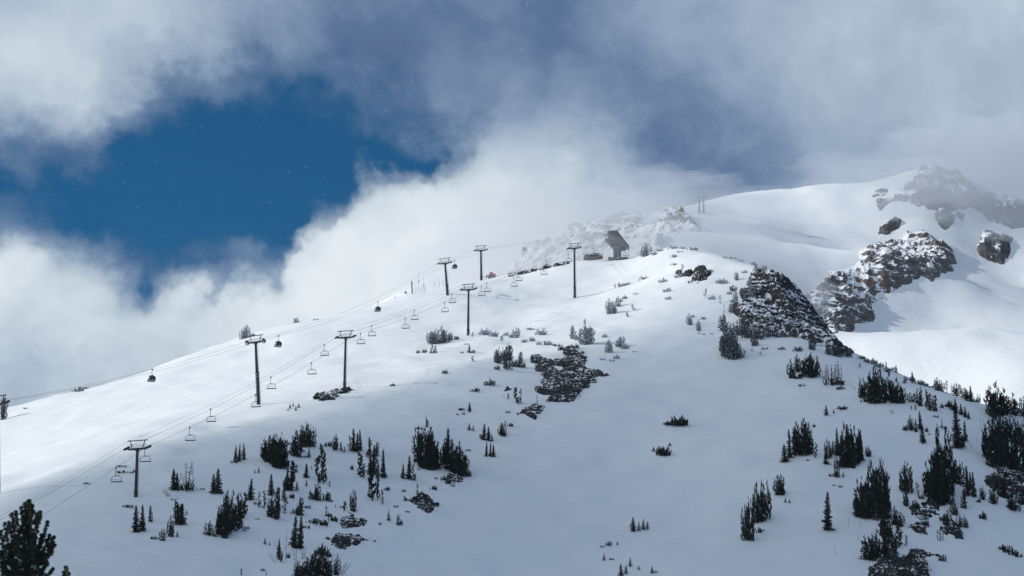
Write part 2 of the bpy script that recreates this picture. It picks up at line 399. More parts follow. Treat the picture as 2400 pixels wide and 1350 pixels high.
rocks('rock_outcrop', 'flecked rock patch directly below the snow flecked boulder pile', 'rock outcrop', [(2132,1238),(2155,1222),(2175,1232),(2168,1252),(2140,1248)], HILL, DR, .35, 1.0, 2.6, ROCK_NEAR, .35, seed=16, group='rock outcrops on the slope', fall=1.4)
rocks('rock_outcrop', 'dark broken rocks at the right edge below the largest pines', 'rock outcrop', [(2310,1130),(2350,1105),(2410,1100),(2410,1165),(2360,1170),(2330,1150)], HILL, DR, .4, 1.2, 3, ROCK_NEAR, .5, seed=17, group='rock outcrops on the slope', fall=1.8)
rocks('rock_outcrop', 'rounded rocks on the crest just below the foot of the cliff', 'rock outcrop', [(1952,806),(1965,812),(1990,822),(2000,832),(1975,835),(1950,822)], HILL, DR, .4, 1.2, 3, ROCK_NEAR, .9, seed=18, group='rock outcrops on the slope', fall=1.4, grow=(3, 2))
rocks('rock_outcrop', 'long low rock edge on the skyline left of the top chairlift tower', 'rock outcrop', [(1195,642),(1240,630),(1290,618),(1345,612),(1345,618),(1290,628),(1240,640),(1200,648)], HILL, DR, .7, 1.2, 5, ROCK_NEAR, .3, seed=19, group='rock outcrops on the slope', fall=2)
rocks('rock_outcrop', 'broken stones by the gully below the twin firs, lower left', 'rock outcrop', [(1036,1120),(1062,1112),(1092,1124),(1070,1145),(1045,1140)], HILL, DR, .35, .8, 2.4, ROCK_NEAR, 0, seed=20, group='rock outcrops on the slope', fall=1.4)
rocks('rock_outcrop', 'row of stones among shrubs at the bottom right, beside the big boulder', 'rock outcrop', [(2120,1290),(2160,1284),(2205,1305),(2175,1310),(2140,1306)], HILL, DR, .35, .9, 2.4, ROCK_NEAR, .2, seed=22, group='rock outcrops on the slope', fall=1.4)

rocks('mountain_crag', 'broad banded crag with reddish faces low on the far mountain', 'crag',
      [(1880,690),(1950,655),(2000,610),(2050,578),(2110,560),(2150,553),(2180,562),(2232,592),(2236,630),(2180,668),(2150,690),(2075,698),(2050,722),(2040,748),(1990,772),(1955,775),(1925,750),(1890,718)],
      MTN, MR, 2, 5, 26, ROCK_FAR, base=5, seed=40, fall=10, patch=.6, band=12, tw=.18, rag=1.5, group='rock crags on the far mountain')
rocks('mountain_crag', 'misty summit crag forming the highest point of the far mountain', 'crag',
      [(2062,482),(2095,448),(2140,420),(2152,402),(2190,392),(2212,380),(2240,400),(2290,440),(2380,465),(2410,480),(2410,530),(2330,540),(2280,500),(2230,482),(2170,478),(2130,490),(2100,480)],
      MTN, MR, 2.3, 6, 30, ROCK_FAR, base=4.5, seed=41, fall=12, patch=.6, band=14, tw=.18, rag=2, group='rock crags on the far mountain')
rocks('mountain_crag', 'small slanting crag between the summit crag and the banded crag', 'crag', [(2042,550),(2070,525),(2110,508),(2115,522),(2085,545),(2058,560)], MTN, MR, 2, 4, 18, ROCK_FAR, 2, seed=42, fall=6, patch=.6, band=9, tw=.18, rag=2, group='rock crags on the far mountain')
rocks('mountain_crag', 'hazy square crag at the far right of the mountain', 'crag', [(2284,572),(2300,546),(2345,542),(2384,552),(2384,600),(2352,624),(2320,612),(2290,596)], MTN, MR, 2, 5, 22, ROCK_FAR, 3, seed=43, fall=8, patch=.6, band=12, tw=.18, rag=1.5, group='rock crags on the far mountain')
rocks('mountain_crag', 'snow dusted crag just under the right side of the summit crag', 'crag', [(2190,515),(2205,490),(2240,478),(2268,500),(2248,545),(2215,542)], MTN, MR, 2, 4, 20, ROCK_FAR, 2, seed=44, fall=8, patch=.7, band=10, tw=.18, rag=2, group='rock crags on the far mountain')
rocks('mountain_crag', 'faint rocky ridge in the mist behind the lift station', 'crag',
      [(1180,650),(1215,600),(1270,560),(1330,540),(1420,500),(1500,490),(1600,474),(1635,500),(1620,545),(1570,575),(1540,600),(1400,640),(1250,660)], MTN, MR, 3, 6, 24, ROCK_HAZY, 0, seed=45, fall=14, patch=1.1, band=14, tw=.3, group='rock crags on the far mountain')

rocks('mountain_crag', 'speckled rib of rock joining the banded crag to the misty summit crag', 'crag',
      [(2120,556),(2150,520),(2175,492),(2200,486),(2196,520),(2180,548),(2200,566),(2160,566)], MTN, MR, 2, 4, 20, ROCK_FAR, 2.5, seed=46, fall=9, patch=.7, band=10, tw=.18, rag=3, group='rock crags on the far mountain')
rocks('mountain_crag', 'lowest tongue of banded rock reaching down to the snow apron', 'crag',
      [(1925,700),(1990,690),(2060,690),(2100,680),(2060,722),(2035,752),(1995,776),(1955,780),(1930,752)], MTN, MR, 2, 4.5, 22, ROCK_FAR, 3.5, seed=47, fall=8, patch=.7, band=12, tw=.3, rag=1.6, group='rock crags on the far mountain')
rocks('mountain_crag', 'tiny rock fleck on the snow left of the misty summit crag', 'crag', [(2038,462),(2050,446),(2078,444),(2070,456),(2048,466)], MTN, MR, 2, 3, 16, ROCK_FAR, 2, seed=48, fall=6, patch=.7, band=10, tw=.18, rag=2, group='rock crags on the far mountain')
# ---------------------------------------------------------------- lift towers, ropes, chairs, cabins
def V3(p): return Vector(p)
def tower(kind, ub, vb, D, ua, va, width, bear, label, group, loops=False, hue=None, thick=1.0, low=.22):
    """mast from the snow to the crossarm seen at (ua, va); width = crossarm span in metres; bear = heading of the rope"""
    base = hit(ub, vb) if D is None else at(ub, vb, D)
    if D is not None: base.z = float(HILL.h(base.x, base.y)) if abs(float(HILL.h(base.x, base.y)) - base.z) < 12 else base.z
    top = at(ua, va, base.y)
    root = empty(kind, base); tag(root, label, 'lift tower', group)
    T = top - base; H = T.length; ax = T.normalized()
    side = Vector((math.cos(bear), -math.sin(bear), 0)); side = (side - ax * side.dot(ax)).normalized(); fwd = ax.cross(side).normalized()
    P = lambda s, f, h: ax * h + side * s + fwd * f
    r = .42 * thick
    m = MB(); m.tube([P(0, 0, -1.2), P(0, 0, H * low)], [r * 1.45, r * 1.38], 14); m.build('lower_mast', STEEL, root, True)
    m = MB(); m.tube([P(0, 0, H * low), P(0, 0, H * low + .25)], [r * 1.75] * 2, 14); m.build('mast_flange', STEEL, root)
    m = MB(); m.tube([P(0, 0, H * low + .25), P(0, 0, H - 1.1), P(0, 0, H - .9), P(0, 0, H - .25)], [r * 1.22, r * .95, r * 1.05, r * 1.6], 14); m.build('upper_mast', STEEL, root, True)
    m = MB()
    for s in (-1, 1): m.tube([P(r * 1.9, s * .22, .5), P(r * 1.6, s * .22, H - .6)], .03, 5)
    for k in range(int(H / .4)):
        m.bar(P(r * 1.85 - .3 * r * k * .4 / H, -.22, .6 + k * .4), P(r * 1.85 - .3 * r * k * .4 / H, .22, .6 + k * .4), .035, .035)
    m.build('ladder', STEEL_L, root)
    w = width / 2
    m = MB(); m.box((0, 0, 0), (1, 1, 1)); vs = []
    for s, hw in ((-w * .86, .22), (-.5, .36), (.5, .36), (w * .86, .22)):
        for f in (-.26, .26):
            for h in (-hw, hw * .7): vs.append(P(s, f, H + h))
    q = MB(); fs = []
    for k in range(3):
        a = k * 4; fs += [(a, a + 1, a + 5, a + 4), (a + 2, a + 6, a + 7, a + 3), (a, a + 4, a + 6, a + 2), (a + 1, a + 3, a + 7, a + 5)]
    fs += [(0, 2, 3, 1), (12, 13, 15, 14)]; q.add(vs, fs); q.build('crossarm', STEEL, root)
    # sheave trains at both ends follow the rope, which climbs the hill
    up = .38; ropes = []
    for s in (-1, 1):
        m = MB(); c = P(s * w, 0, H + .12)
        d = (fwd * math.cos(up) + ax * math.sin(up)) if not loops else fwd
        m.bar(c - d * 1.9, c + d * 1.9, .28, .30)
        m.bar(P(s * w * .84, 0, H), c, .3, .3)
        sb = m.build('sheave_beam', STEEL, root)
        m = MB()
        for k in range(8):
            cc = c + d * (-1.75 + k * .5) + ax * .28
            m.tube([cc - side * .09, cc + side * .09], .25, 10)
        m.build('sheave_wheels', RUBB, sb)
        if loops:
            m = MB(); pts = [c + side * (s * .55 * math.cos(a)) + ax * (.75 * math.sin(a)) for a in [2 * math.pi * i / 14 for i in range(15)]]
            m.tube(pts, .17, 6, cap=False); m.build('cable_guide', STEEL, root)
        ropes.append(base + c + ax * .55)
    hf = 2.3
    for s in (-1, 1):
        m = MB(); m.bar(P(s * w * .50, 0, H + .2), P(s * w * .66, 0, H + hf), .20, .20); m.build('lifting_strut', STEEL, root)
    m = MB(); m.bar(P(-w * .93, 0, H + hf + .08), P(w * .93, 0, H + hf + .08), .22, .24)
    m.build('lifting_beam', STEEL, root)
    m = MB()
    for f in (-.75, .75):
        for h in (.75, 1.3): m.tube([P(-w * .8, f, H + h), P(w * .8, f, H + h)], .03, 5)
        for k in range(7): m.tube([P(-w * .8 + k * w * 1.6 / 6, f, H + .2), P(-w * .8 + k * w * 1.6 / 6, f, H + 1.3)], .03, 5)
    m.box(P(0, 0, H + .32), (.1, .1, .1))
    m.build('catwalk_rail', STEEL_L, root)
    return ropes, base, ax, H
BC = math.atan2(28 + 103, 445)       # heading of the chairlift in plan
BG = math.atan2(54, 305)
CG = 'chairlift towers climbing the slope'; GG = 'gondola towers on the far slope'
T1 = tower('chairlift_tower', 318, 1165, None, 322, 1052, 6.6, BC, 'nearest chairlift tower, black, standing alone in shaded snow above small firs', CG, thick=.92, low=.09)
T2 = tower('chairlift_tower', 807, 916, None, 810, 791, 6.6, BC, 'chairlift tower with a low row of dark rocks at its foot', CG, thick=.9, low=.14)
T3 = tower('chairlift_tower', 1097, 786, None, 1098, 679, 6.2, BC, 'chairlift tower rising from the snow knoll beside frosted shrubs', CG, thick=.95, low=.12)
T4 = tower('chairlift_tower', 1347, 698, None, 1346, 582, 5.9, BC, 'topmost chairlift tower, on bright snow just before the upper lift station', CG, thick=1.0, low=.2)
G0 = tower('gondola_tower', -4, 1158, None, -6, 947, 6.0, BG, 'gondola tower cut off by the left edge of the picture', GG, thick=.8, low=.1)
G1 = tower('gondola_tower', 606, 948, None, 599, 802, 6.0, BG, 'gondola tower with ring shaped cable guides, on the sunlit snow slope', GG, loops=True, thick=1.05, low=.5)
G2 = tower('gondola_tower', 1049, 692, None, 1043, 617, 6.2, BG, 'gondola tower on the skyline with a cabin close beside it', GG, thick=1.1, low=.3)
G3 = tower('gondola_tower', 1128, 655, None, 1127, 587, 6.2, BG, 'pale gondola tower fading into the mist behind the ridge line', GG, thick=1.1, low=.1)
# a gondola tower far up in the cloud
g4b = MTN.hit(1645, 500, *MR) or at(1645, 500, 2250)
root = empty('gondola_tower', g4b); tag(root, 'faint twin legged tower almost lost in cloud on the high ridge', 'lift tower')
for s in (-1, 1):
    m = MB(); m.tube([(s * 2.2 - .5, 0, -2), (s * 1.6, 0, 17)], [.9, .7], 8); m.build('mast', STEEL_L, root)
m = MB(); m.box((0, 0, 15.5), (11, .9, 1.0)); m.build('crossarm', STEEL_L, root)
m = MB(); m.box((0, 0, 20), (9, .4, .4)); m.bar((-3, 0, 16), (-3.6, 0, 20), .4, .4); m.bar((3, 0, 16), (3.6, 0, 20), .4, .4); m.build('lifting_frame', STEEL_L, root)

def span(a, b, sag, n=24):
    return [a.lerp(b, i / n) - Vector((0, 0, sag * 4 * (i / n) * (1 - i / n))) for i in range(n + 1)]
def rope(name, spans, r, label, cat='cable', group=None):
    m = MB()
    for pts in spans: m.tube(pts, r, 5)
    o = m.build(name, ROPE); tag(o, label, cat, group); return o
STN = at(1415, 572, 1290); STN2 = at(1425, 578, 1288)
down0 = at(-60, 1249, 655); down1 = at(-60, 1303, 590)
chairA = [span(down0, T1[0][0], .6), span(T1[0][0], T2[0][0], 2.2), span(T2[0][0], T3[0][0], 1.4), span(T3[0][0], T4[0][0], 2.6), span(T4[0][0], STN, 1.0)]
chairB = [span(down1, T1[0][1], .6), span(T1[0][1], T2[0][1], 2.2), span(T2[0][1], T3[0][1], 1.4), span(T3[0][1], T4[0][1], 2.6), span(T4[0][1], STN2, 1.0)]
rope('haul_rope', chairA + chairB, .036, 'steel rope loop that carries the chairs up the slope', group='lift ropes')
tops = [t[1] + t[2] * (t[3] + 2.45) - Vector((2.2, 0, 0)) for t in (T1, T2, T3, T4)]
comm = [span(at(-60, 1242, 655), tops[0], .6), span(tops[0], tops[1], 2.4), span(tops[1], tops[2], 1.8), span(tops[2], tops[3], 3.0), span(tops[3], STN + Vector((0, 0, 3)), .8)]
rope('signal_cable', comm, .024, 'thin signal cable strung along the tops of the chairlift towers', group='lift ropes')
far4 = [g4b + Vector((-5, 0, 16)), g4b + Vector((5, 0, 16))]
cabA = [span(at(-70, 962, G0[1].y - 30), G0[0][0], .3), span(G0[0][0], G1[0][0], 2.0), span(G1[0][0], G2[0][0], 4.5), span(G2[0][0], G3[0][0], .8), span(G3[0][0], far4[0], 6)]
cabB = [span(at(-50, 966, G0[1].y - 30), G0[0][1], .3), span(G0[0][1], G1[0][1], 2.0), span(G1[0][1], G2[0][1], 4.5), span(G2[0][1], G3[0][1], .8), span(G3[0][1], far4[1], 6)]
rope('haul_rope', cabA + cabB, .030, 'steel rope loop that carries the gondola cabins past the skyline', group='lift ropes')

def on_rope(spans, u):
    for pts in spans:
        us = [proj(p)[0] for p in pts]
        for i in range(len(pts) - 1):
            if us[i] <= u < us[i + 1]:
                t = (u - us[i]) / (us[i + 1] - us[i]); return pts[i].lerp(pts[i + 1], t)
def rrect(w0, w1, z0, z1, r, n=4):
    """closed outline: narrow shoulders at z0, wide foot at z1"""
    pts = []
    for cx, cz, a0 in ((w0 / 2 - r, z0 - r, 90), (-w0 / 2 + r, z0 - r, 180)):
        seg = []
        for k in range(n + 1):
            a = R((a0 - 90) + 90 * k / n if cx > 0 else a0 - 90 + 90 * k / n)
            seg.append((cx + r * math.cos(a), cz + r * math.sin(a)))
        pts += seg
    return [(w1 / 2, z1)] + pts + [(-w1 / 2, z1)]
def make_chair():
    root = empty('lift_chair')
    m = MB(); m.box((0, 0, -.02), (.28, .75, .34)); m.box((0, .1, .14), (.16, .4, .16)); m.build('grip', STEEL, root)
    m = MB(); m.tube([(0, 0, -.1), (-.05, 0, -.8), (-.16, 0, -1.5), (-.10, .05, -1.95), (.15, .1, -2.25), (.5, .15, -2.3)], .085, 8); m.build('hanger_arm', STEEL, root, True)
    m = MB(); m.box((.25, .15, -2.3), (1.5, .16, .17)); m.build('cross_beam', STEEL, root)
    m = MB(); o2 = rrect(2.45, 3.0, -2.28, -3.75, .3); m.tube([(x + .25, .15 - .12 * (-z - 2.3), z) for x, z in o2], .06, 7, cap=True); m.build('frame', STEEL, root, True)
    m = MB(); m.box((.25, .12, -3.86), (2.98, .62, .17)); m.box((.25, -.18, -3.95), (2.98, .10, .18)); st = m.build('seat', SEATM, root)
    m = MB()
    for k in range(6): m.box((-1.0 + k * .5, .42, -3.72), (.44, .07, .12))
    m.build('backrest', SEATM, root)
    m = MB(); m.tube([(-1.15, .1, -2.6), (-1.2, -.5, -3.0), (-1.2, -.62, -3.35)], .028, 5); m.tube([(1.65, .1, -2.6), (1.7, -.5, -3.0), (1.7, -.62, -3.35)], .028, 5); m.tube([(-1.2, -.62, -3.35), (1.7, -.62, -3.35)], .028, 5)
    m.build('safety_bar', STEEL, root)
    return root
def copy_tree(o, parent=None):
    c = o.copy(); col.objects.link(c); c.parent = parent
    for ch in o.children: copy_tree(ch, c)
    return c
proto = make_chair(); first = True
lows = [(272,'B'),(340,'B'),(445,'B'),(599,'B'),(730,'B'),(845,'B'),(950,'B'),(1042,'B'),(1128,'B'),(1204,'B'),(1274,'B'),(1332,'B'),(1391,'B'),
        (494,'A'),(635,'A'),(760,'A'),(871,'A'),(971,'A'),(1059,'A'),(1141,'A'),(1215,'A'),(1281,'A'),(1397,'A')]
CL = {(272,'B'):'empty lift chair nearest the camera, just left of the nearest chairlift tower',
 (340,'B'):'empty lift chair half hidden behind the head of the nearest chairlift tower',
 (445,'B'):'empty lift chair hanging low over shaded snow, first right of the nearest tower',
 (599,'B'):'empty lift chair partly behind the foot of the ring guided gondola tower',
 (730,'B'):'empty lift chair, lower of the two hanging left of the rock foot tower',
 (845,'B'):'empty lift chair immediately right of the rock foot tower head, the lower one',
 (950,'B'):'lower left of the two chairs midway between the second and third chairlift towers',
 (1042,'B'):'lower chair of the pair hanging just left of the knoll tower',
 (1128,'B'):'empty chair immediately right of the knoll tower, lower of that pair',
 (1204,'B'):'lower left chair of the pair between the knoll tower and the top tower',
 (1274,'B'):'empty chair below the rocky skyline edge, lower of the two left of the top tower',
 (1332,'B'):'empty chair hanging directly beside the mast of the top chairlift tower',
 (1391,'B'):'misty empty chair just above the roof of the brown hut',
 (494,'A'):'empty chair over the sun and shade line, on the upper rope by the nearest tower',
 (635,'A'):'empty chair against bright snow just right of the ring guided gondola tower',
 (760,'A'):'upper of the two chairs hanging left of the rock foot tower',
 (871,'A'):'second chair right of the rock foot tower head, hanging a little higher',
 (971,'A'):'upper right of the two chairs midway between the second and third chairlift towers',
 (1059,'A'):'upper chair of the pair hanging just left of the knoll tower',
 (1141,'A'):'empty chair right of the knoll tower, upper of that pair',
 (1215,'A'):'upper right chair of the pair between the knoll tower and the top tower',
 (1281,'A'):'small chair overlapping the rocky skyline edge left of the top tower',
 (1397,'A'):'highest misty chair, approaching the lift station above the brown hut'}
for u, s in lows:
    p = on_rope(chairA if s == 'A' else chairB, u)
    if p is None: continue
    o = proto if first else copy_tree(proto); first = False
    o.location = p; o.rotation_euler = (0, 0, -.12 + random.uniform(-.06, .06)); tag(o, CL[(u, s)], 'lift chair', 'empty chairs hanging on the chairlift')
c_ = copy_tree(proto); c_.location = at(1466, 583, 1292); c_.rotation_euler = (0, 0, .1); tag(c_, 'misty chair hanging to the right of the lift station column', 'lift chair', 'empty chairs hanging on the chairlift')

def make_cabin():
    root = empty('gondola_cabin')
    def shell(m, z0, z1, n=20, k=9, grow=1.0):
        rings = []
        for i in range(k + 1):
            z = z0 + (z1 - z0) * i / k; t = (z + 4.05) / 2.3     # 0 at floor, 1 at roof
            w = (1 - abs(2 * t - .82) ** 2.6 * .42) if t < .41 else (1 - max(0, (2 * t - .82)) ** 2.4 * .62)
            rings.append([(1.22 * grow * w * math.copysign(abs(math.cos(a)) ** .72, math.cos(a)), 1.0 * grow * w * math.copysign(abs(math.sin(a)) ** .72, math.sin(a)), z) for a in [2 * math.pi * q / n for q in range(n)]])
        vs = [p for r_ in rings for p in r_]
        fs = [(i * n + q, i * n + (q + 1) % n, (i + 1) * n + (q + 1) % n, (i + 1) * n + q) for i in range(k) for q in range(n)]
        fs += [tuple(range(n - 1, -1, -1)), tuple(k * n + q for q in range(n))]
        m.add(vs, fs)
    m = MB(); shell(m, -4.05, -3.42, k=4); m.build('lower_shell', CABIN, root, True)
    m = MB(); shell(m, -3.42, -2.1, grow=.985); m.build('windows', GLASSD, root, True)
    m = MB(); shell(m, -2.1, -1.78, k=3, grow=1.0); m.build('roof', STEEL, root, True)
    m = MB()
    for a in (0, .5, 1, 1.5):
        for da in (-.32, .32):
            th = math.pi * a + da; m.tube([(1.2 * math.cos(th), 1.0 * math.sin(th), -3.45), (1.22 * math.cos(th), 1.01 * math.sin(th), -2.9), (.98 * math.cos(th), .82 * math.sin(th), -2.1)], .045, 5)
    m.build('window_posts', STEEL, root)
    d = MB(); d.box((-.1, -1.02, -3.0), (.9, .05, 1.5)); d.build('door', STEEL, root)
    m = MB(); m.tube([(0, 0, -.1), (-.12, 0, -.5), (-.16, 0, -1.1), (0, 0, -1.5), (.1, 0, -1.8)], .09, 8); m.build('hanger_arm', STEEL, root, True)
    m = MB(); m.box((0, 0, 0), (.32, .8, .34)); m.build('grip', STEEL, root)
    m = MB(); m.box((-1.15, -.4, -3.85), (.5, .9, .3)); m.build('ski_rack', SEATM, root)
    return root
cb = make_cabin(); first = True
for u, sp, lab in ((357, cabA, 'nearest gondola cabin, dark and rounded, over the sunlit slope at far left'), (653, cabB, 'dark gondola cabin just right of the ring guided gondola tower'),
                   (886, cabB, 'dark gondola cabin against the pale sky left of the marker post'), (1066, cabB, 'grey gondola cabin right beside the skyline gondola tower head'),
                   (1229, cabB, 'very pale gondola cabin fading in the mist over the rocky skyline edge'), (1366, cabA, 'faint gondola cabin showing behind the head of the top chairlift tower'),
                   (1482, cabB, 'faint gondola cabin in the mist to the right of the station roof'), (1572, cabB, 'highest faint gondola cabin in the cloud, below the faint twin legged tower')):
    p = on_rope(sp, u)
    if p is None: continue
    o = cb if first else copy_tree(cb); first = False
    o.location = p; o.rotation_euler = (0, 0, -.2); tag(o, lab, 'gondola cabin', 'gondola cabins on the cable')
# ---------------------------------------------------------------- station, hut, snowcat, fence and small fixtures
b = at(1447, 612, 1290); root = empty('lift_station', b); tag(root, 'upper lift station, dark raised hood on a thick column, half lost in mist', 'lift station')
k = 1290 / F     # metres per full-size pixel here
def S(u, v, y=0): return Vector(((u - 1447) * k, y, (612 - v) * k))
m = MB()   # snow covered foot
m.add([S(1424, 606, -3), S(1471, 605, -3), S(1472, 607, -4), S(1433, 619, -5), S(1424, 606, 5), S(1471, 604, 5), S(1472, 612, 5), S(1433, 622, 4)], [(0, 3, 2, 1), (4, 5, 6, 7), (0, 1, 5, 4), (1, 2, 6, 5), (2, 3, 7, 6), (3, 0, 4, 7)])
m.build('foundation', ROOFM, root)
m = MB()
m.tube([S(1447, 618), S(1446, 585), S(1445, 576)], [2.3, 1.9, 2.4], 12); m.tube([S(1440, 616, -2), S(1439, 578, -2)], .35, 6); m.tube([S(1455, 616, -2), S(1455, 576, -2)], .35, 6)
m.build('column', STEEL_L, root)
m = MB()   # funnel carrying the machinery deck
vs = [S(1418, 556, -2.5), S(1470, 580, -2.5), S(1470, 580, 3.5), S(1418, 556, 3.5), S(1438, 580, -1.6), S(1455, 584, -1.6), S(1455, 584, 2.5), S(1438, 580, 2.5)]
m.add(vs, [(0, 1, 5, 4), (1, 2, 6, 5), (2, 3, 7, 6), (3, 0, 4, 7), (4, 5, 6, 7), (0, 3, 2, 1)]); m.build('deck_frame', STEEL, root)
m = MB()   # sloping hood
vs = [S(1427, 543, -2), S(1443, 541, -2), S(1469, 577, -3), S(1466, 580, -3), S(1446, 572, -3), S(1424, 556, -2.5)]
vs += [p + Vector((0, 5.5, 0)) for p in vs]
m.add(vs, [(5, 4, 3, 2, 1, 0), (6, 7, 8, 9, 10, 11)] + [(i, (i + 1) % 6, (i + 1) % 6 + 6, i + 6) for i in range(6)]); m.build('hood', ROOFM, root)
m = MB(); m.bar(S(1445.5, 538.5, .5), S(1476, 579, .5), 8.5, .3); m.bar(S(1425, 540, .5), S(1445.3, 538.2, .5), 8, .3); m.build('roof', STEEL_L, root)
m = MB()
for t in range(9):
    a = S(1424 + t * 2.2, 541, -3.6).lerp(S(1446 + t * 3, 575 + t * .5, -4.6), 0) ; m.bar(S(1424 + t * 2.4, 543 + t * .3, -3.8), S(1422 + t * 5.6, 555 + t * 2.9, -4.75), .12, .12)
m.build('hood_ribs', STEEL, root)
m = MB()
for v, u0, u1 in ((554, 1413, 1440), (550, 1413, 1440), (571.5, 1414, 1437), (543, 1416, 1428)):
    m.bar(S(u0, v, -5), S(u1, v - (1 if v < 560 else -1), -5), .18, .22)
for u in range(1414, 1441, 5): m.bar(S(u, 550, -5), S(u, 554, -5), .1, .1)
m.build('catwalk', STEEL_L, root)
m = MB()
for s in range(5): m.tube([S(1437 + s * 4.5, 584 + s * .3, -2.2), S(1441 + s * 3, 612, -2.4)], .12, 5)
m.build('braces', STEEL_L, root)
m = MB()
for t in range(7):
    m.bar(S(1444 + t * 4.4, 541 + t * 5.6, -3.7), S(1426 + t * 5.2, 548 + t * 4.8, -3.1), .14, .14)
for a_, b_ in (((1414, 557), (1440, 545)), ((1416, 560), (1444, 574)), ((1424, 541), (1416, 556)), ((1430, 560), (1430, 544)), ((1438, 566), (1438, 543))): m.bar(S(*a_, -3.3), S(*b_, -3.3), .16, .16)
m.build('truss', ROOFM, root)
# hut
b = at(1392, 604, 1283); b.z = min(b.z, b.z); root = empty('hut', b); tag(root, 'low brown hut half buried in snow beside the lift station', 'hut')
k = 1283 / F
def S(u, v, y=0): return Vector(((u - 1392) * k, y, (604 - v) * k))
m = MB(); vs = [S(1368, 612, -2), S(1414, 606, -2), S(1412, 600, -2), S(1367, 603, -2)]; vs += [p + Vector((0, 5, .6)) for p in vs]
m.add(vs, [(0, 1, 2, 3), (7, 6, 5, 4), (0, 4, 5, 1), (1, 5, 6, 2), (2, 6, 7, 3), (3, 7, 4, 0)]); m.build('wall', WOODB, root)
m = MB(); vs = [S(1365, 601.5, -3), S(1415, 599.5, -3), S(1400, 591, 1.5), S(1371, 596, 1.5), S(1366, 600, 6), S(1415, 598, 6)]
vs2 = [p + Vector((0, 0, .35)) for p in vs]; m.add(vs + vs2, [(0, 1, 2, 3), (3, 2, 5, 4), (6, 9, 8, 7), (9, 10, 11, 8), (0, 6, 7, 1), (4, 5, 11, 10), (1, 7, 8, 2), (2, 8, 11, 5), (0, 3, 9, 6), (3, 4, 10, 9)]); m.build('roof', ROOFM, root)
m = MB(); m.box(S(1383, 605.5, -2.1), (1.1, .08, .6)); m.build('window', GLASSD, root)
# red snow groomer
b = at(1153, 650, 1310); z = float(HILL.h(b.x, b.y)); root = empty('snow_groomer', b); tag(root, 'red snow groomer parked on the skyline behind the gondola tower', 'snow groomer'); root.rotation_euler = (0, -.12, .15)
m = MB(); m.box((.3, 0, 1.35), (3.4, 2.0, .8)); m.build('body', REDP, root)
m = MB(); vs = [(-1.2, -.95, 1.7), (.7, -.95, 1.7), (.4, -.85, 2.7), (-.7, -.85, 2.75)]; vs += [(x, -y, z) for x, y, z in vs]
m.add(vs, [(0, 1, 2, 3), (7, 6, 5, 4), (0, 4, 5, 1), (1, 5, 6, 2), (2, 6, 7, 3), (3, 7, 4, 0)]); m.build('cab', REDP, root)
m = MB(); m.box((-.2, -.93, 2.2), (1.0, .06, .6)); m.box((-1.0, 0, 2.2), (.06, 1.4, .6)); m.build('cab_window', GLASSD, root)
for s in (-1, 1):
    m = MB(); pts = [(x, s * 1.35, z_) for x, z_ in ((-2.1, .35), (-1.7, 0), (1.8, 0), (2.3, .35), (1.9, .85), (-1.8, .85), (-2.1, .35))]
    m.tube(pts, .2, 6, cap=False); tr = m.build('track', RUBB, root)
    m = MB()
    for x in (-1.4, -.5, .4, 1.3): m.tube([(x, s * 1.35 - .2, .42), (x, s * 1.35 + .2, .42)], .35, 10)
    m.build('track_wheels', RUBB, tr)
m = MB(); m.box((-3.0, 0, .6), (.25, 4.2, 1.1)); m.bar((-2.9, -.6, .6), (-1.5, -.6, 1.0), .2, .2); m.bar((-2.9, .6, .6), (-1.5, .6, 1.0), .2, .2); m.build('blade', STEEL, root)
# marker post and masts on the skyline
def skypt(u, v, D): return at(u, v, D)
b = at(966.5, 685, 1170); root = empty('padded_post', b); tag(root, 'thick dark padded post on the skyline, left of the thin masts', 'post')
m = MB(); m.tube([(0, 0, -1.5), (-.35, 0, 5.4)], [.26, .30], 10); m.build('pad', RUBB, root)
m = MB(); m.tube([(.12, 0, -2), (-.15, 0, 5.7)], .10, 6); m.build('pole', STEEL, root)
root = empty('netting_fence', at(983, 683, 1172)); tag(root, 'pale netting strung between thin poles beside the padded post', 'fence')
m = MB()
for i in range(15): m.tube([(-2.6 + i * .42, 0, -.9 + i * .08), (-2.6 + i * .42, 0, 2.8 - i * .08)], .012, 4)
for j in range(9): m.tube([(-2.6, 0, -.7 + j * .42), (3.2, 0, .3 + j * .22)], .012, 4)
m.build('net', NETM, root)
for x in (-1.7, .9, 2.4):
    m = MB(); m.tube([(x, .1, -1.5), (x + .05, .1, 3.0)], .05, 5); m.build('post', STEEL_L, root)
for u, v, h, lab in ((981.5, 682, 49, 'tallest thin mast on the skyline, with a dark box halfway'), (993, 679, 42, 'thin mast with a small dark box near its foot'),
                     (1019, 671, 24, 'leftmost of three thin poles left of the skyline gondola tower'), (1029, 668, 22, 'middle of three thin poles left of the skyline gondola tower'), (1038.5, 666, 15, 'shortest pole, closest to the skyline gondola tower')):
    root = empty('thin_mast', at(u, v, 1175)); tag(root, lab, 'mast', 'thin masts on the skyline')
    H = h * 1175 / F
    m = MB(); m.tube([(0, 0, -1.5), (random.uniform(-.15, .15), 0, H)], [.06, .035], 5); m.build('pole', STEEL_L, root)
    m = MB(); m.box((0, -.05, H * (.48 if h == 49 else .25)), (.3, .25, H * .12)); m.build('box', STEEL, root)
root = empty('snow_gun', at(951, 692, 1168)); tag(root, 'small dark snow gun on a bent stand at the skyline', 'snow gun')
m = MB(); m.tube([(.45, 0, -1), (.35, 0, 1.1), (.05, 0, 1.75)], .13, 6); m.build('stand', STEEL, root)
m = MB(); m.tube([(.35, 0, 1.8), (-.55, 0, 1.1)], [.30, .36], 10); m.build('barrel', STEEL, root)
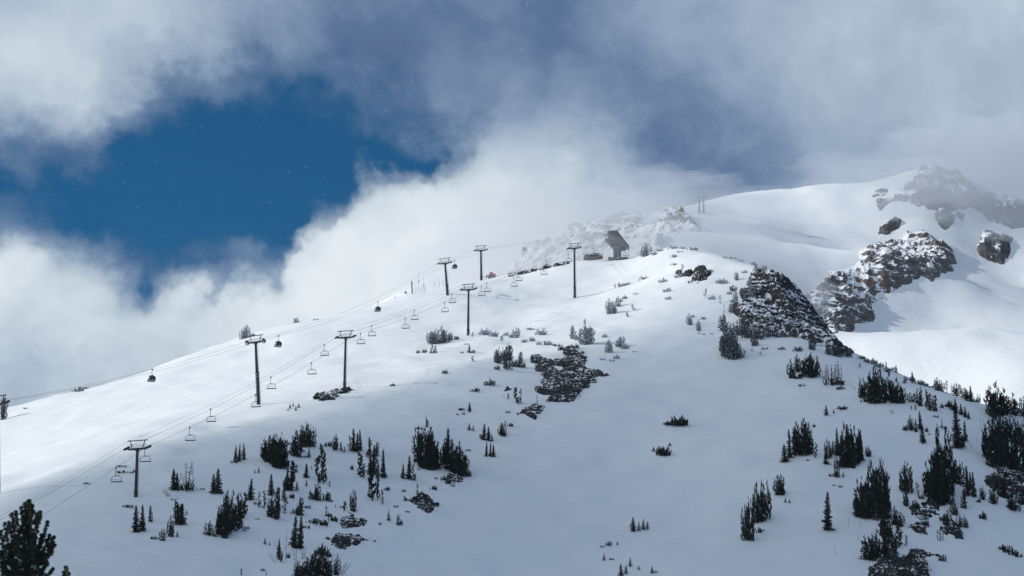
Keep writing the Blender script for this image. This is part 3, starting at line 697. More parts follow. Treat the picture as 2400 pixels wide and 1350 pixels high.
p_ = at(926.5, 699, 1166); o = MB(); o.tube([(p_.x, p_.y, p_.z - 1), (p_.x, p_.y, p_.z + .8)], [.14, .12], 8); tag(o.build('stake', STEEL), 'short dark stake in the snow left of the small snow gun', 'stake')
# bamboo marker poles, lower right
PL = [(1990,1232,20,'marker pole left of the largest dark pine clump'),(2017,1236,12,'short marker pole at the foot of the largest dark pine clump'),(2012,1268,20,'marker pole above the low spreading pine at bottom right'),
      (1958,1300,18,'lone marker pole in open snow left of the low spreading pine'),(2300,1010,32,'tallest marker pole left of the big right edge pines'),(2306,1002,24,'marker pole next to the tallest one by the right edge pines'),
      (2290,1036,14,'lower left marker pole of the group by the right edge pines'),(2277,1050,12,'lowest marker pole, right of the tall conical fir'),(2018,861,12,'thin pole near the crest below the cliff')]
for u, v, h, lab in PL:
    p = hit(u, v)
    if p is None: continue
    H = h * p.y / F; o = MB(); o.tube([(0, 0, -.5), (-.12 * H * .3, 0, H)], [.05, .03], 5)
    q = o.build('marker_pole', BAMB); q.location = p; tag(q, lab, 'marker pole', 'thin marker poles in the snow')
# ---------------------------------------------------------------- trees
def unit(v): return v / max(np.linalg.norm(v), 1e-9)
class Crown:
    def __init__(s): s.v = []; s.n = 0
    def blade(s, p, d, ln, wd):
        d = unit(d); r = unit(np.cross(d, rng.normal(size=3)))
        m = p + d * ln * .45
        s.v += [p, m + r * wd * .5, p + d * ln, m - r * wd * .5]; s.n += 1
    def finger(s, p0, d, ln, rad, bl, k=4.0):
        d = unit(d); n = max(3, int(ln / bl * k * 2.2))
        for i in range(n):
            t = (i + rng.random()) / n
            o = rng.normal(size=3); o = unit(o - d * o.dot(d))
            s.blade(p0 + d * ln * t + o * rad * .25 * (1 - t), d * .9 + o * (.75 - .35 * t), bl * (.7 + .6 * rng.random()) * (1 - .25 * t), bl * .62)
    def data(s): return np.array(s.v), np.arange(s.n * 4).reshape(-1, 4)
def gen_fir(H, W, gaps=0):
    c = Crown(); bl = max(.13, .050 * H); R0 = W / 2 * 1.12; t = MB()
    t.tube([(0, 0, -.5), (.01 * H, 0, H * .5), (0, 0, H * .98)], [.022 * H, .012 * H, .003 * H], 6)
    n = int(150 if H > 4 else 80); lop = rng.random() * 6.28
    for i in range(n):
        z = (.03 + .95 * (i / n) ** .92) * H; f = 1 - z / H
        a = i * 2.4 + rng.normal() * .3
        r = R0 * (f ** .95) * (.55 + .75 * rng.random()) * (1 + .22 * math.cos(a - lop)) + .05 * R0 + .012 * H
        if rng.random() < gaps: r *= .45
        rise = (-.25 + .9 * (z / H) ** 2) + rng.normal() * .12
        d = np.array([math.cos(a), math.sin(a), rise]); q = max(2, int(r / bl * 2.6) + 1)
        for k in range(q):
            s_ = (k + .6) / q
            p = np.array([0, 0, z]) + d * r * s_ * .85 + np.array([0, 0, .10 * r * s_ * s_])
            for _ in range(3): c.blade(p, d + rng.normal(size=3) * .55 + np.array([0, 0, .12]), bl * (.5 + .5 * rng.random()) * (.45 + .75 * f), bl * .60)
    for k in range(6): c.blade(np.array([0, 0, H * (.93 + .01 * k)]), np.array([rng.normal() * .3, rng.normal() * .3, 1]), bl * .6, bl * .2)
    return t, c
def gen_pine(H, W, stems=6, open_=0):
    """several leaders from one foot, boughs to the ground, each bough swept up into a brush of needles"""
    c = Crown(); t = MB(); bl = max(.11, .036 * H)
    for s in range(stems):
        a = s * 2.4 + rng.random(); rr = W * .40 * math.sqrt((s + .1) / stems)
        top = H * (1.0 if s == 0 else .52 + .42 * rng.random())
        b0 = np.array([rr * .8 * math.cos(a), rr * .8 * math.sin(a), -.4]); tp = np.array([rr * math.cos(a) + rng.normal() * .025 * H, rr * math.sin(a), top])
        mid = (b0 + tp) / 2 + np.array([rr * .2 * math.cos(a), rr * .2 * math.sin(a), 0])
        t.tube([b0, mid, tp], [.016 * H, .010 * H, .003 * H], 5)
        nb = 26 if H > 4 else 15
        for i in range(nb):
            f = .04 + .94 * (i + rng.random() * .6) / nb
            p = (b0 * (1 - f) ** 2 + mid * 2 * f * (1 - f) + tp * f * f)
            th = rng.random() * 6.28; L_ = (W * .19) * (1.15 - .95 * f) * (.35 + 1.0 * rng.random())
            if rng.random() < .06 + open_: continue
            o = np.array([math.cos(th), math.sin(th), .15 + .55 * rng.random()]); q = p + o * L_
            t.tube([p, q], [.004 * H, .002 * H], 3, cap=False)
            c.finger(p + o * L_ * .2, o * .8 + np.array([0, 0, .3]), L_ * .9 + bl, bl * .6, bl)
            c.finger(q - np.array([0, 0, bl * .6]), o * .45 + np.array([0, 0, 1]), bl * (1.6 + 2.4 * rng.random()), bl * .4, bl * .85)
            if L_ > .12 * W: c.finger(p + o * L_ * .5, o * .3 + np.array([rng.normal() * .2, 0, 1]), bl * (1 + 2 * rng.random()), bl * .4, bl * .85)
        c.finger(tp - np.array([0, 0, bl]), tp - mid, bl * 2.4, bl * .3, bl * .8)
    return t, c
def gen_column(H, W):
    c = Crown(); t = MB(); bl = max(.18, .055 * H)
    x1, y1 = rng.normal(size=2) * .03 * H
    t.tube([(0, 0, -.4), (x1, y1, H * .55), (x1 * .6, y1, H * .98)], [.018 * H, .011 * H, .003 * H], 5)
    n = int(34 if H > 4 else 18)
    for i in range(n):
        f = .06 + .9 * i / n
        if rng.random() < .12: continue
        p = np.array([x1 * min(1, f * 1.8), y1 * min(1, f * 1.8), f * H]); th = rng.random() * 6.28
        o = np.array([math.cos(th), math.sin(th), .25 + .5 * rng.random()]); L_ = W * .5 * (1.05 - .6 * f) * (.5 + .7 * rng.random())
        c.finger(p, o, L_, bl * .5, bl * .9); c.finger(p + o * L_ * .7, o * .4 + np.array([0, 0, 1]), bl * 1.3, bl * .4, bl * .8)
    return t, c
def gen_shrub(H, W):
    c = Crown(); t = MB(); bl = .16 * H
    n = 22
    for i in range(n):
        x = (rng.random() * 2 - 1); y = (rng.random() * 2 - 1) * .6
        p = np.array([x * W * .42, y * W * .42, -.1 * H]); hh = H * (1 - .45 * x * x) * (.55 + .5 * rng.random())
        d = np.array([x * .5 + .25 * rng.normal(), y * .5 + .2 * rng.normal(), 1.0])
        t.tube([p, p + unit(d) * hh * .8], [.02 * H, .008 * H], 4, cap=False)
        c.finger(p + unit(d) * hh * .12, d, hh * .88, bl * .6, bl)
    return t, c
def gen_dead(H, W, dense=1.0):
    t = MB(); c = Crown()
    for s in range(2 if dense > 1 else 1):
        x1 = rng.normal() * .04 * H; sx = (s * .12) * H
        P_ = lambda f: Vector((sx + x1 * f * f * 2, 0, -.4 + f * (H + .4)))
        t.tube([P_(0), P_(.5), P_(1)], [.020 * H, .013 * H, .003 * H], 6)
        for i in range(int(26 * dense)):
            f = .18 + .8 * rng.random(); th = rng.random() * 6.28; L_ = W * .5 * (1.1 - f) * (.5 + .8 * rng.random()) + .04 * H
            d = Vector((math.cos(th), math.sin(th), rng.normal() * .2)); a = P_(f); b_ = a + d * L_ * .6; e_ = b_ + (d * .4 + Vector((0, 0, .7))) * L_ * .5
            t.tube([a, b_, e_], [.007 * H, .005 * H, .002 * H], 3, cap=False)
    return t, c
NOM = {'f': [(10, 4.2), (5, 2.3), (2.2, 1.15)], 'p': [(10, 5.0), (5, 3.0), (2.2, 1.6)], 'c': [(8, 1.3), (4, .9), (2, .6)], 's': [(1.6, 2.8), (1.0, 1.6)], 'd': [(8, 4.0), (4, 2.0)]}
PROTO = {}
for kd, lst in NOM.items():
    for si, (H, W) in enumerate(lst):
        for var in range(4 if kd in 'fps' else 3):
            if kd == 'f': t, c = gen_fir(H, W * (.85 + .12 * var), .12 * var)
            elif kd == 'p': t, c = gen_pine(H, W, 5 + var if si < 2 else 4 + var, .07 * var)
            elif kd == 'c': t, c = gen_column(H, W)
            elif kd == 's': t, c = gen_shrub(H, W)
            else: t, c = gen_dead(H, W, .8 + .4 * var)
            tm = t.mesh('trunk', BARK if kd != 'd' else DEADW)
            cms = []
            if c.n:
                V, Q = c.data()
                for fr in range(3): cms.append(np_mesh('crown', V, Q, FOL[fr], smooth=False))
            joined = []   # trunk and crown in one mesh, for trees too small to show parts
            for fr in range(3):
                if c.n == 0: joined.append(tm); continue
                j = MB(); j.v = list(t.v) + [tuple(q) for q in c.v]; j.f = list(t.f) + [tuple(int(q) + len(t.v) for q in f) for f in Q]; j.mi = [0] * len(t.f) + [1] * len(Q)
                joined.append(j.mesh('tree', [BARK, FOL[fr]]) if (si > 0 or kd == 's') else None)
            PROTO[(kd, si, var)] = (tm, cms, joined, H, W)
NAMES = {'f': 'fir_tree', 'p': 'pine_tree', 'c': 'slender_pine', 's': 'shrub', 'd': 'dead_tree'}
CATS = {'f': 'tree', 'p': 'tree', 'c': 'tree', 's': 'shrub', 'd': 'dead tree'}
WORDS = {'f': 'fir', 'p': 'bushy pine', 'c': 'slender pine', 's': 'low shrub', 'd': 'bare dead snag'}
ORD = ['leftmost', 'second', 'third', 'fourth', 'fifth', 'sixth', 'seventh', 'eighth', 'ninth', 'tenth', 'eleventh', 'twelfth', 'thirteenth', 'fourteenth', 'fifteenth', 'sixteenth', 'seventeenth', 'eighteenth']
NTREE = 0
def plant(land, txt, frost=None):
    global NTREE
    items = []
    for tk in txt.split():
        kd = tk[0]; nums = [float(x) for x in tk[1:].split(',')]
        items.append((kd, nums[0], nums[1], nums[2], nums[3] if len(nums) > 3 else None, nums[4] if len(nums) > 4 else 0))
    items.sort(key=lambda r: r[1])
    for kd in 'fpcsd':
        sub = [r for r in items if r[0] == kd]
        for i, (k_, u, v, h, wpx, lean) in enumerate(sub):
            p = hit(u, v)
            if p is None: continue
            h *= 1.13 if kd == 'p' else 1.07; Hm = h * p.y / F; Dd = p.y
            if wpx: wpx *= 1.18
            si = min(range(len(NOM[kd])), key=lambda q: abs(math.log(NOM[kd][q][0] / Hm)))
            tm, cms, joined, H0, W0 = PROTO[(kd, si, random.randrange(4 if kd in 'fps' else 3))]
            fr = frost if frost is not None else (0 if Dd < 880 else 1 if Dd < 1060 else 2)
            sz = Hm / H0; sxy = (wpx * p.y / F) / W0 if wpx else sz
            if kd == 's' and not wpx: sxy = sz
            if h >= 36 or (si == 0 and kd != 's'):
                o = empty(NAMES[kd], p); tr = link('trunk', tm, o)
                if cms: link('crown', cms[fr], o)
            else: o = link(NAMES[kd], joined[fr]); o.location = p
            o.scale = (sxy, sxy, sz); o.location.z -= .12 * min(1, Hm / 4)
            o.rotation_euler = (random.uniform(-.04, .04), R(lean) + random.uniform(-.04, .04), random.uniform(0, 6.28) if kd != 's' and not lean else 0)
            hs = [r[3] for r in sub]; n = len(sub)
            color = ('dark', 'snow dusted', 'frosted')[fr] if kd != 'd' else 'grey'
            if n == 1: lab = f"{color} {WORDS[kd]}, the only one {land}"
            else:
                pos = 'rightmost' if i == n - 1 else ORD[i] if i == 0 else ORD[i] + ' from left'
                tall = 'tallest ' if sub[i][3] == max(hs) and hs.count(max(hs)) == 1 else 'shortest ' if sub[i][3] == min(hs) and hs.count(min(hs)) == 1 else ''
                lab = f"{tall}{color} {WORDS[kd]}, {pos}, {land}"
            if len(lab.split()) > 16: lab = lab.replace('snow dusted ', '').replace('tallest ', '').replace('shortest ', '').replace('bushy ', '') if n > 1 else lab.replace(', the only one', '')
            for a_, b_ in ((' from left', ''), ('bare dead', 'dead'), ('dark ', ''), ('frosted ', '')):
                if len(lab.split()) > 16: lab = lab.replace(a_, b_, 1)
            if DBG and len(lab.split()) > 16: print('LONG', len(lab.split()), lab)
            tag(o, lab, CATS[kd], WORDS[kd] + 's on the snow slope'); NTREE += 1
plant('below the nearest chairlift tower', 'f318,1248,62,22 f334,1245,60,18 p352,1224,36,12 s303,1190,10,14 s290,1188,5,8')
plant('in the group beneath the leaning dead snags, lower left', 'p417,1231,56,22 f427,1230,48 p399,1258,44,16 p381,1268,26,18 s362,1264,10,14 f415,1258,14 f437,1207,12 s404,1173,5,6')
plant('in the leaning snag group left of the twin tipped fir', 'f407,1149,50,20 f414,1149,40 d441,1149,66,34 d454,1152,60,16,-4 d432,1148,40,20,-28 d463,1149,42,10,-32 s437,1150,22,34 d395,1164,22,14,-40 s474,1148,5,10')
plant('of the twin tipped pair in shaded snow right of the snags', 'f499,1157,46,16 f510,1158,58,20')
plant('in the trio standing apart left of centre', 'f551,1084,38,11 f561,1082,40,11 f572,1078,38,11 s548,1085,5,14')
plant('in the dense round clump left of centre', 'p622,1078,36,28 p632,1084,56,30 p645,1092,66,34 p660,1097,74,34 p652,1098,60,30')
plant('in the brushy clump with bare twigs, top of the left grove', 'p694,1071,56,28 d703,1060,62,34 d718,1047,58,30 p722,1048,50,24 p733,1047,44,14 d690,1066,52,26 p712,1048,46,20 d726,1047,55,22')
plant('on open snow in the middle of the left grove', 'f724,1072,22 f606,1109,13 f597,1110,9 s716,1072,5,8 f717,1121,33,14 f718,1140,14 c730,1102,10 c772,1142,13 s709,1073,4,8')
plant('in the tall thin row in the middle of the left grove', 'c747,1133,60,11 c748,1085,44,10 c759,1134,80,12 c754,1120,40,9')
plant('in the row just left of the tall thin row', 'c676,1150,66,20 f672,1150,60,14 f682,1150,48,12 f636,1162,51,17 c665,1177,55,8 s684,1168,16,14 c673,1182,18 f696,1150,22,9 c667,1152,30,8')
plant('around the conical fir left of the small thicket', 'f587,1172,50,18 c575,1208,52,10 p566,1215,55,15 c610,1190,36,8 s602,1184,8,16 c620,1192,42,11')
plant('in the leaning thicket in the lower left grove', 'p634,1212,48,20 p645,1217,46,20,10 c653,1196,52,10 c663,1204,42,12 c650,1190,44,9 c645,1180,30,8')
plant('in the big rounded clump of the lower left', 'p522,1256,80,26 p533,1252,88,30 p545,1245,86,28 p557,1238,66,22 p515,1250,60,22 p528,1262,50,18')
plant('beside the big rounded clump of the lower left', 'p490,1256,32,20 p503,1258,24,12 s577,1241,8,12 s573,1245,5,8 s604,1218,4,9')
plant('in the shrubby group right of the leaning thicket', 'p746,1174,38,20 s735,1172,24,20 s765,1175,24,20 s776,1177,9,8 s730,1160,9,6 c727,1158,11')
plant('above the matched dark pair at bottom left', 'p704,1210,40,20 s694,1206,18,20 s721,1192,10,12')
plant('of the matched dark pair at bottom left', 'f689,1284,72,20 f703,1287,74,20')
plant('among the bare poles at bottom left', 'd669,1315,72,10 d662,1321,56,8,-22 f654,1312,48,12 d692,1321,34,12,-6 d708,1311,22,14,8 d643,1318,24,8,-34 c660,1318,24 f621,1276,15 f632,1279,9 s676,1308,16,9')
plant('in the spreading clump cut by the bottom edge, left half', 'p700,1356,36,30 p735,1362,60,34 p752,1366,74,36 p720,1350,40,26 p770,1360,50,26 p789,1349,44,16 d763,1345,48,26,24 d796,1346,34,16,34 s712,1345,20,20 p745,1350,60,22')
plant('between the bottom clump and the scattered stones', 's757,1300,22,26 f754,1302,30,10 s768,1306,14,16 s745,1298,14,14 s617,1338,8,9 c565,1350,16 c624,1350,10')
plant('around the scattered stones of the lower left slope', 'c809,1198,22,8 p829,1200,47,14 c823,1198,32,8 c786,1191,8 s803,1191,6,10 s770,1212,12,18 s735,1228,14,26 s755,1232,16,24 c764,1210,26,7 s780,1222,14,20 s716,1238,8,16')
plant('in the sparse row at the top right of the left grove', 'p786,1055,34,16 s771,1047,14,10 s763,1047,12,7 c799,1058,20,7 c806,1062,14,5 c816,1058,38,9 f829,1058,53,17 f845,1057,49,12 f836,1058,44,12 c779,1046,12,5')
plant('in the tall column right of the left grove', 'c862,1073,46,10 c846,1119,56,13 c852,1120,34,9 f875,1112,68,17 c873,1174,88,16 f867,1115,60,14 c885,1173,95,9 p882,1070,32,13 f899,1121,66,15 c894,1182,34,9 s899,1120,10,16 s824,1101,14,8')
plant('around the gully edge below the tall column', 'f910,1221,26,9 p934,1231,23,12 s940,1230,12,8 s891,1231,9,6 s878,1271,7,5 c977,1162,28,7 s985,1168,18,18 s970,1175,12,14 s907,1150,10,14 s947,1153,9,8 s955,1202,6,8 s1016,1148,12,14 s928,1190,6,10')
plant('in the small pair group left of the densest pine clump', 'f944,1122,35,11 f958,1124,54,15 c968,1127,40,9 c973,1127,16,6 s951,1117,10,6')
plant('in the densest clump at the centre left gully edge', 'p996,1098,106,34 p1012,1101,90,34 p983,1085,78,26 p1024,1100,60,22 p1004,1102,60,30 f1050,1100,94,24 f1060,1108,78,20 p1040,1085,50,18 p1078,1117,72,28 p1090,1118,54,20 p1068,1112,60,22 s1099,1117,14,12 f1046,1090,60,18 s983,1007,8,12')
plant('scattered right of the densest clump', 'f1100,1009,17,10 f1109,1010,13,7 s1051,1135,16,11 s982,1101,4,8 s1098,1058,6,10 s1022,1123,7,6')
plant('in the stacked group right of the densest clump', 'f1134,1032,38,14 f1145,1034,34,12 f1153,1034,18,7 c1126,1030,12,6 f1140,1071,36,9 f1149,1071,34,8 f1156,1072,30,11')
plant('in the small group at the top edge of the snow gully', 'p1174,1020,24,14 p1182,1018,18,12 c1185,1001,14,5 s1196,1000,10,12 c1177,1008,16,6 s1180,1024,10,14')
plant('on the bare snow under the chairlift, far left', 's204,1135,6,12 s285,1095,5,18 s288,1110,8,20 s308,1109,5,10 s314,1106,7,5')
plant('on the left skyline beside the gondola tower', 'p8,984,56,16 s185,918,12,26 s60,958,4,10 s203,911,6,8', 1)
plant('on the left skyline above the ring guided gondola tower', 'd562,797,20,12 p571,794,26,18 p578,792,30,14 d585,790,22,12 s592,788,10,12 p695,753,12,16 s740,750,4,12', 2)
plant('near the low rock row under the second chairlift tower', 'f680,958,12,7 f687,953,10,5 f693,962,10,7 f700,956,11,7 s676,962,4,6 s769,938,16,14 s741,936,14,12 s920,905,9,13 s757,940,9,9')
plant('in the shrub bank left of the knoll tower', 'p1010,806,26,22 p1022,806,32,24 p1034,804,36,26 p1046,802,26,18 p1055,798,18,14 s1068,796,11,14 c1011,826,24,8 c1020,825,15,6 s995,827,11,12 s980,828,9,9 s1016,828,10,18')
plant('on the snow below the knoll tower', 'f1100,827,20,9 s1108,828,9,12 s1083,828,6,7 c1109,848,15,6 s1043,876,11,13 s1148,904,20,28 s1114,919,10,20 s1042,802,5,6 s1093,808,4,10')
plant('in the frosted row right of the knoll tower', 'c1108,790,12,5 s1136,785,18,22 s1157,789,16,20 c1175,801,15,8 s1186,787,10,12 p1210,792,23,18 s1198,792,13,10 s1240,773,7,12 s1250,773,5,6 s1268,785,16,24 s1228,803,11,12 s1245,800,13,16 s1262,808,10,12 s1280,809,13,24 s1298,810,6,10', 2)
plant('in the ragged cluster left of the largest dark slab', 'p1163,850,30,14 p1170,852,36,16 p1187,866,50,20 p1194,845,40,16 p1180,846,30,18 s1165,867,14,15 p1219,861,34,16 s1206,860,20,20 s1228,862,14,8 c1224,850,26,8 c1200,868,20,6', 1)
plant('of the frosted pair on bright snow above the rock ledges', 'p1342,794,30,20 p1370,808,56,28 p1383,806,42,24 s1352,797,14,14', 2)
plant('in the shrub group right of the rock ledges', 's1417,791,11,13 p1428,826,27,22 p1453,813,22,28 s1445,841,13,16 s1434,848,7,10 s1465,818,14,18 s1412,844,6,12 s1487,826,4,10', 2)
plant('growing on the edges of the rock ledges', 's1315,821,15,13 s1350,816,12,18 s1364,829,9,10 p1262,870,26,18 s1282,881,18,24 s1290,858,9,12 s1330,822,6,14 s1270,872,14,18 s1306,812,7,14', 1)
plant('on the snow left of and below the dark slab', 'c1211,945,38,9 c1222,946,36,8 c1216,948,20,6 c1260,950,24,4 c1191,936,14,5 f1101,966,23,9 s1079,962,9,10 s1087,972,8,6 s1083,962,7,10 s1072,973,6,6 s1191,968,6,9 s1284,942,7,8')
plant('around the frosted bush right of the lift station', 'p1514,600,28,26 s1534,598,11,11 s1545,589,7,18 s1578,583,7,22 s1622,586,8,24 s1600,583,6,12 s1579,603,9,14 s1580,622,7,16 s1594,592,5,12', 2)
plant('around the rounded boulders left of the cliff', 'c1598,636,19,8 s1454,672,11,26 s1509,655,8,20 s1554,662,12,22 s1563,684,10,18 s1566,702,8,14 c1652,695,20,9 s1668,702,10,16 s1685,664,11,14 s1704,606,6,18 s1640,640,7,14 s1696,665,14,22 s1590,650,10,18 s1470,668,7,10', 2)
plant('in the pine group on bright snow right of the top tower', 'p1428,736,34,20 p1437,735,28,18 p1449,719,24,14 s1464,701,12,13 c1485,728,17,10 c1469,743,12,7 s1455,707,8,8 s1490,690,5,10', 2)
plant('in the sparse snow field left of the cliff', 'p1616,762,26,14 s1624,744,9,9 p1637,776,26,12 s1648,749,8,12 s1667,784,4,7 s1639,783,5,6 s1650,785,6,6 c1689,712,20,8 s1716,708,8,10', 2)
plant('scattered on the frosty crest above the cliff', 'p1726,657,20,14 p1757,673,24,15 p1759,701,34,18 p1724,716,34,14 p1714,733,25,14 p1772,640,20,16 s1787,634,14,20 s1765,621,9,12 c1698,738,25,5 s1745,640,8,12 c1737,692,16,6 p1748,706,20,12 s1776,655,12,14 s1710,690,10,12 s1812,662,10,10 s1738,722,12,14 s1718,602,5,14 s1735,612,5,12', 2)
plant('in the large clump at the left foot of the cliff', 'p1696,776,36,30 p1704,838,64,34 p1716,842,62,30 p1735,839,32,22 p1698,826,46,24 p1712,800,38,26 p1722,838,44,20', 1)
plant('in the dark band along the foot of the cliff', 'p1729,785,32,22 p1745,790,32,22 p1757,792,34,22 p1770,794,30,20 p1783,795,32,22 p1797,790,26,22 p1768,810,24,20 s1812,789,22,24 s1830,791,18,26 s1850,790,16,24 s1868,792,14,20 p1740,786,26,18 p1900,820,28,10 p1908,820,22,9', 1)
plant('in the snow just below the cliff', 's1870,823,13,20 s1832,820,9,18 s1792,819,6,14 c1782,832,7,5 p1943,832,34,18 s1958,835,18,14 s1968,838,10,16 s1990,838,8,14 s1763,823,5,4 s1880,906,8,14', 1)
plant('in the dark clump with bare brush on the right crest', 'p1855,887,42,18 p1870,873,40,18 p1890,884,48,26 p1903,886,54,26 c1918,860,26,7 p1915,884,44,16 s1872,888,14,20', 0)
plant('in the grey brush clump on the right crest', 'd1930,898,40,20 d1938,902,48,18 d1948,903,50,18 d1956,902,48,20 d1965,900,56,18 d1974,900,52,14 s1955,903,18,40 s1968,914,11,14 s1978,912,5,6')
plant('on the skyline descending right from the cliff', 'c2015,862,10,4 s2018,842,10,18 s2045,854,15,26 s2060,862,13,20 s2078,872,12,16 f2100,873,18,10 s2090,868,8,14 f2139,898,28,10 s2155,902,15,20 f2120,899,20,9 s2168,905,10,14 s2135,893,12,18 c2125,896,14,5 s2180,908,6,10 s2030,849,9,14 c2076,866,18,6')
plant('in the great dark clump near the right crest', 'p2026,934,46,20 p2042,946,68,26 p2056,946,80,30 p2070,945,74,28 p2086,940,64,24 p2106,946,56,26 p2097,944,44,20 p2020,930,24,18 d2006,914,28,8,-34 c2090,946,50,10 s2028,942,14,20 p2115,944,36,16 d2014,890,12,12')
plant('in the pine row below the great dark clump', 'p2138,942,20,24 p2158,952,42,18 c2171,956,42,8 p2182,963,38,18 c2192,966,40,9 s2207,956,12,9 s2224,956,16,18 p2226,955,16,14 s2193,979,6,12 d2093,970,12,8,-40 c2136,960,9,4 c2146,962,12,5 c2151,948,24,6')
plant('in the diagonal row of firs above the conical fir', 'f2240,969,34,14 f2253,974,27,11 f2263,979,26,10 f2271,983,18,9 s2235,962,20,16')
plant('on the skyline near the right edge', 'p2196,915,28,20 p2206,917,22,18 c2219,922,31,7 d2236,926,30,20 p2243,926,28,20 p2262,935,24,20 f2277,942,38,14 d2296,941,24,16 p2268,940,22,16 s2289,941,14,16 s2183,909,6,8 d2258,930,28,14')
plant('in open snow on the upper right, above the conical fir', 'f1937,974,24,11 f1954,969,10,6 s1973,960,9,24 s2122,1010,15,12 p2135,1009,32,14 f2147,1013,32,9 f2157,1008,44,13 f2164,1040,44,15 s2172,1013,14,8 c2209,1004,21,5 s2205,1003,6,5 s2178,1020,5,5 s2214,1006,9,10')
plant('in the pair with the large conical fir, upper right', 'f2245,1052,88,34 f2263,1035,48,12 f2258,1048,30,12')
plant('in the huge dark mass at the right edge', 'p2325,978,66,32 p2338,976,74,36 p2355,973,58,30 p2378,974,50,24 p2400,978,44,22 p2322,1078,84,34 p2338,1100,118,44 p2312,1070,60,22 p2352,1090,90,34 p2375,1104,88,34 p2396,1108,90,36 p2372,1030,52,26 p2390,1045,54,26 p2408,1040,60,30 p2344,1030,58,30 c2362,1020,40,10')
plant('in the left group of the open right slope', 'f1840,1084,42,20 f1852,1074,66,15 p1870,1068,72,28 p1884,1068,78,32 p1898,1066,68,20 c1912,1074,36,9 s1894,1080,6,6 s1908,1002,9,8')
plant('in the middle group of the open right slope', 'f1935,1089,24,14 p1938,1076,42,15 p1955,1066,30,12 f1963,1070,66,14 p1978,1097,96,30 f1988,1096,100,26 p2000,1090,86,28 p2012,1084,70,22 f2020,1080,72,14 p1998,1094,32,16 p2036,1070,24,15 p1962,1119,44,15 f1976,1119,14,6 s1949,1117,9,10 s2034,1097,4,4 s1955,1140,5,6 s1970,1143,8,8 p1947,1072,26,10')
plant('in the row stepping down the open right slope', 'p1823,1162,42,20 p1833,1160,44,20 p1773,1226,86,22 p1785,1224,88,22 p1797,1218,80,22 p1746,1268,76,16 p1756,1269,92,18 c1767,1271,90,9 s1779,1250,16,12 s1790,1246,6,5 f1841,1178,12,7 f1851,1179,10,6')
plant('standing alone on the open lower right slope', 'f1940,1245,88,26')
plant('in the largest dark clump of the lower right', 'p2022,1215,86,32 p2036,1217,102,34 p2050,1217,122,34 p2064,1216,124,30 p2078,1204,108,22 p2014,1212,60,26 p2074,1218,80,28 d2058,1222,80,36,-8')
plant('in the spreading group at the bottom right', 'p2030,1312,50,30 p2044,1314,54,30 p2060,1308,60,30 p2084,1302,68,34 p2074,1258,56,28 p2096,1232,40,22 p2110,1234,30,20 c2107,1284,56,13 c2124,1280,26,8 c2115,1262,40,9 p2098,1300,50,18')
plant('in the group just left of the tallest dark mass', 'p2122,1156,66,24 c2136,1158,64,9 p2125,1187,40,15 s2143,1194,26,20 c2152,1166,36,9 p2113,1150,36,14 s2160,1170,12,12')
plant('in the tallest dark mass of the lower right', 'p2186,1168,92,28 p2198,1172,120,32 p2212,1178,160,36 p2226,1160,140,34 p2174,1164,76,22 p2222,1182,70,28 p2250,1137,50,20 p2238,1134,56,22 f2268,1163,70,18 f2283,1166,58,14 p2260,1192,44,17 p2236,1208,30,18 p2190,1178,52,22 p2205,1186,60,24 f2276,1150,44,12')
plant('among the shrubs and rocks of the lower right corner', 'p2304,1171,30,13 s2294,1178,10,12 s2304,1218,22,18 p2250,1236,28,14 p2262,1237,26,14 p2221,1233,34,20 s2212,1222,20,20 s2172,1234,20,10 c2198,1266,24,6 c2204,1268,28,6 c2211,1268,22,6 p2330,1181,36,20 f2358,1124,18,14 p2350,1166,40,26 p2377,1196,36,34 p2396,1182,32,28 s2385,1130,18,16 p2340,1150,26,18 s2209,1316,18,16 p2365,1150,30,18')
plant('along the low row lying on the snow at far lower right', 's2350,1290,16,18 s2362,1296,20,20 s2375,1302,16,20 s2388,1306,9,16')
plant('in the low spread bush group above centre right', 's1575,998,20,30 s1590,999,27,34 s1602,998,22,24 s1563,996,9,18')
plant('in the small bush group below the low spread bush', 's1550,1068,24,20 s1560,1069,26,22 f1532,1058,11,9 f1570,1045,8,9 s1545,1062,20,14')
plant('in the neat row of four at bottom centre', 'f1485,1246,33,15 f1497,1245,21,10 f1508,1243,25,10 f1518,1240,18,9')
plant('scattered at the bottom centre edge', 's1427,1280,12,14 s1411,1284,6,7 f1447,1277,8,6 f1416,1313,16,8 s1434,1313,6,9 f1477,1328,21,9 f1456,1350,28,12 f1467,1345,20,10 f1497,1336,9,7 f1528,1344,17,10 s1538,1343,6,6')
if DBG: print('trees', NTREE)

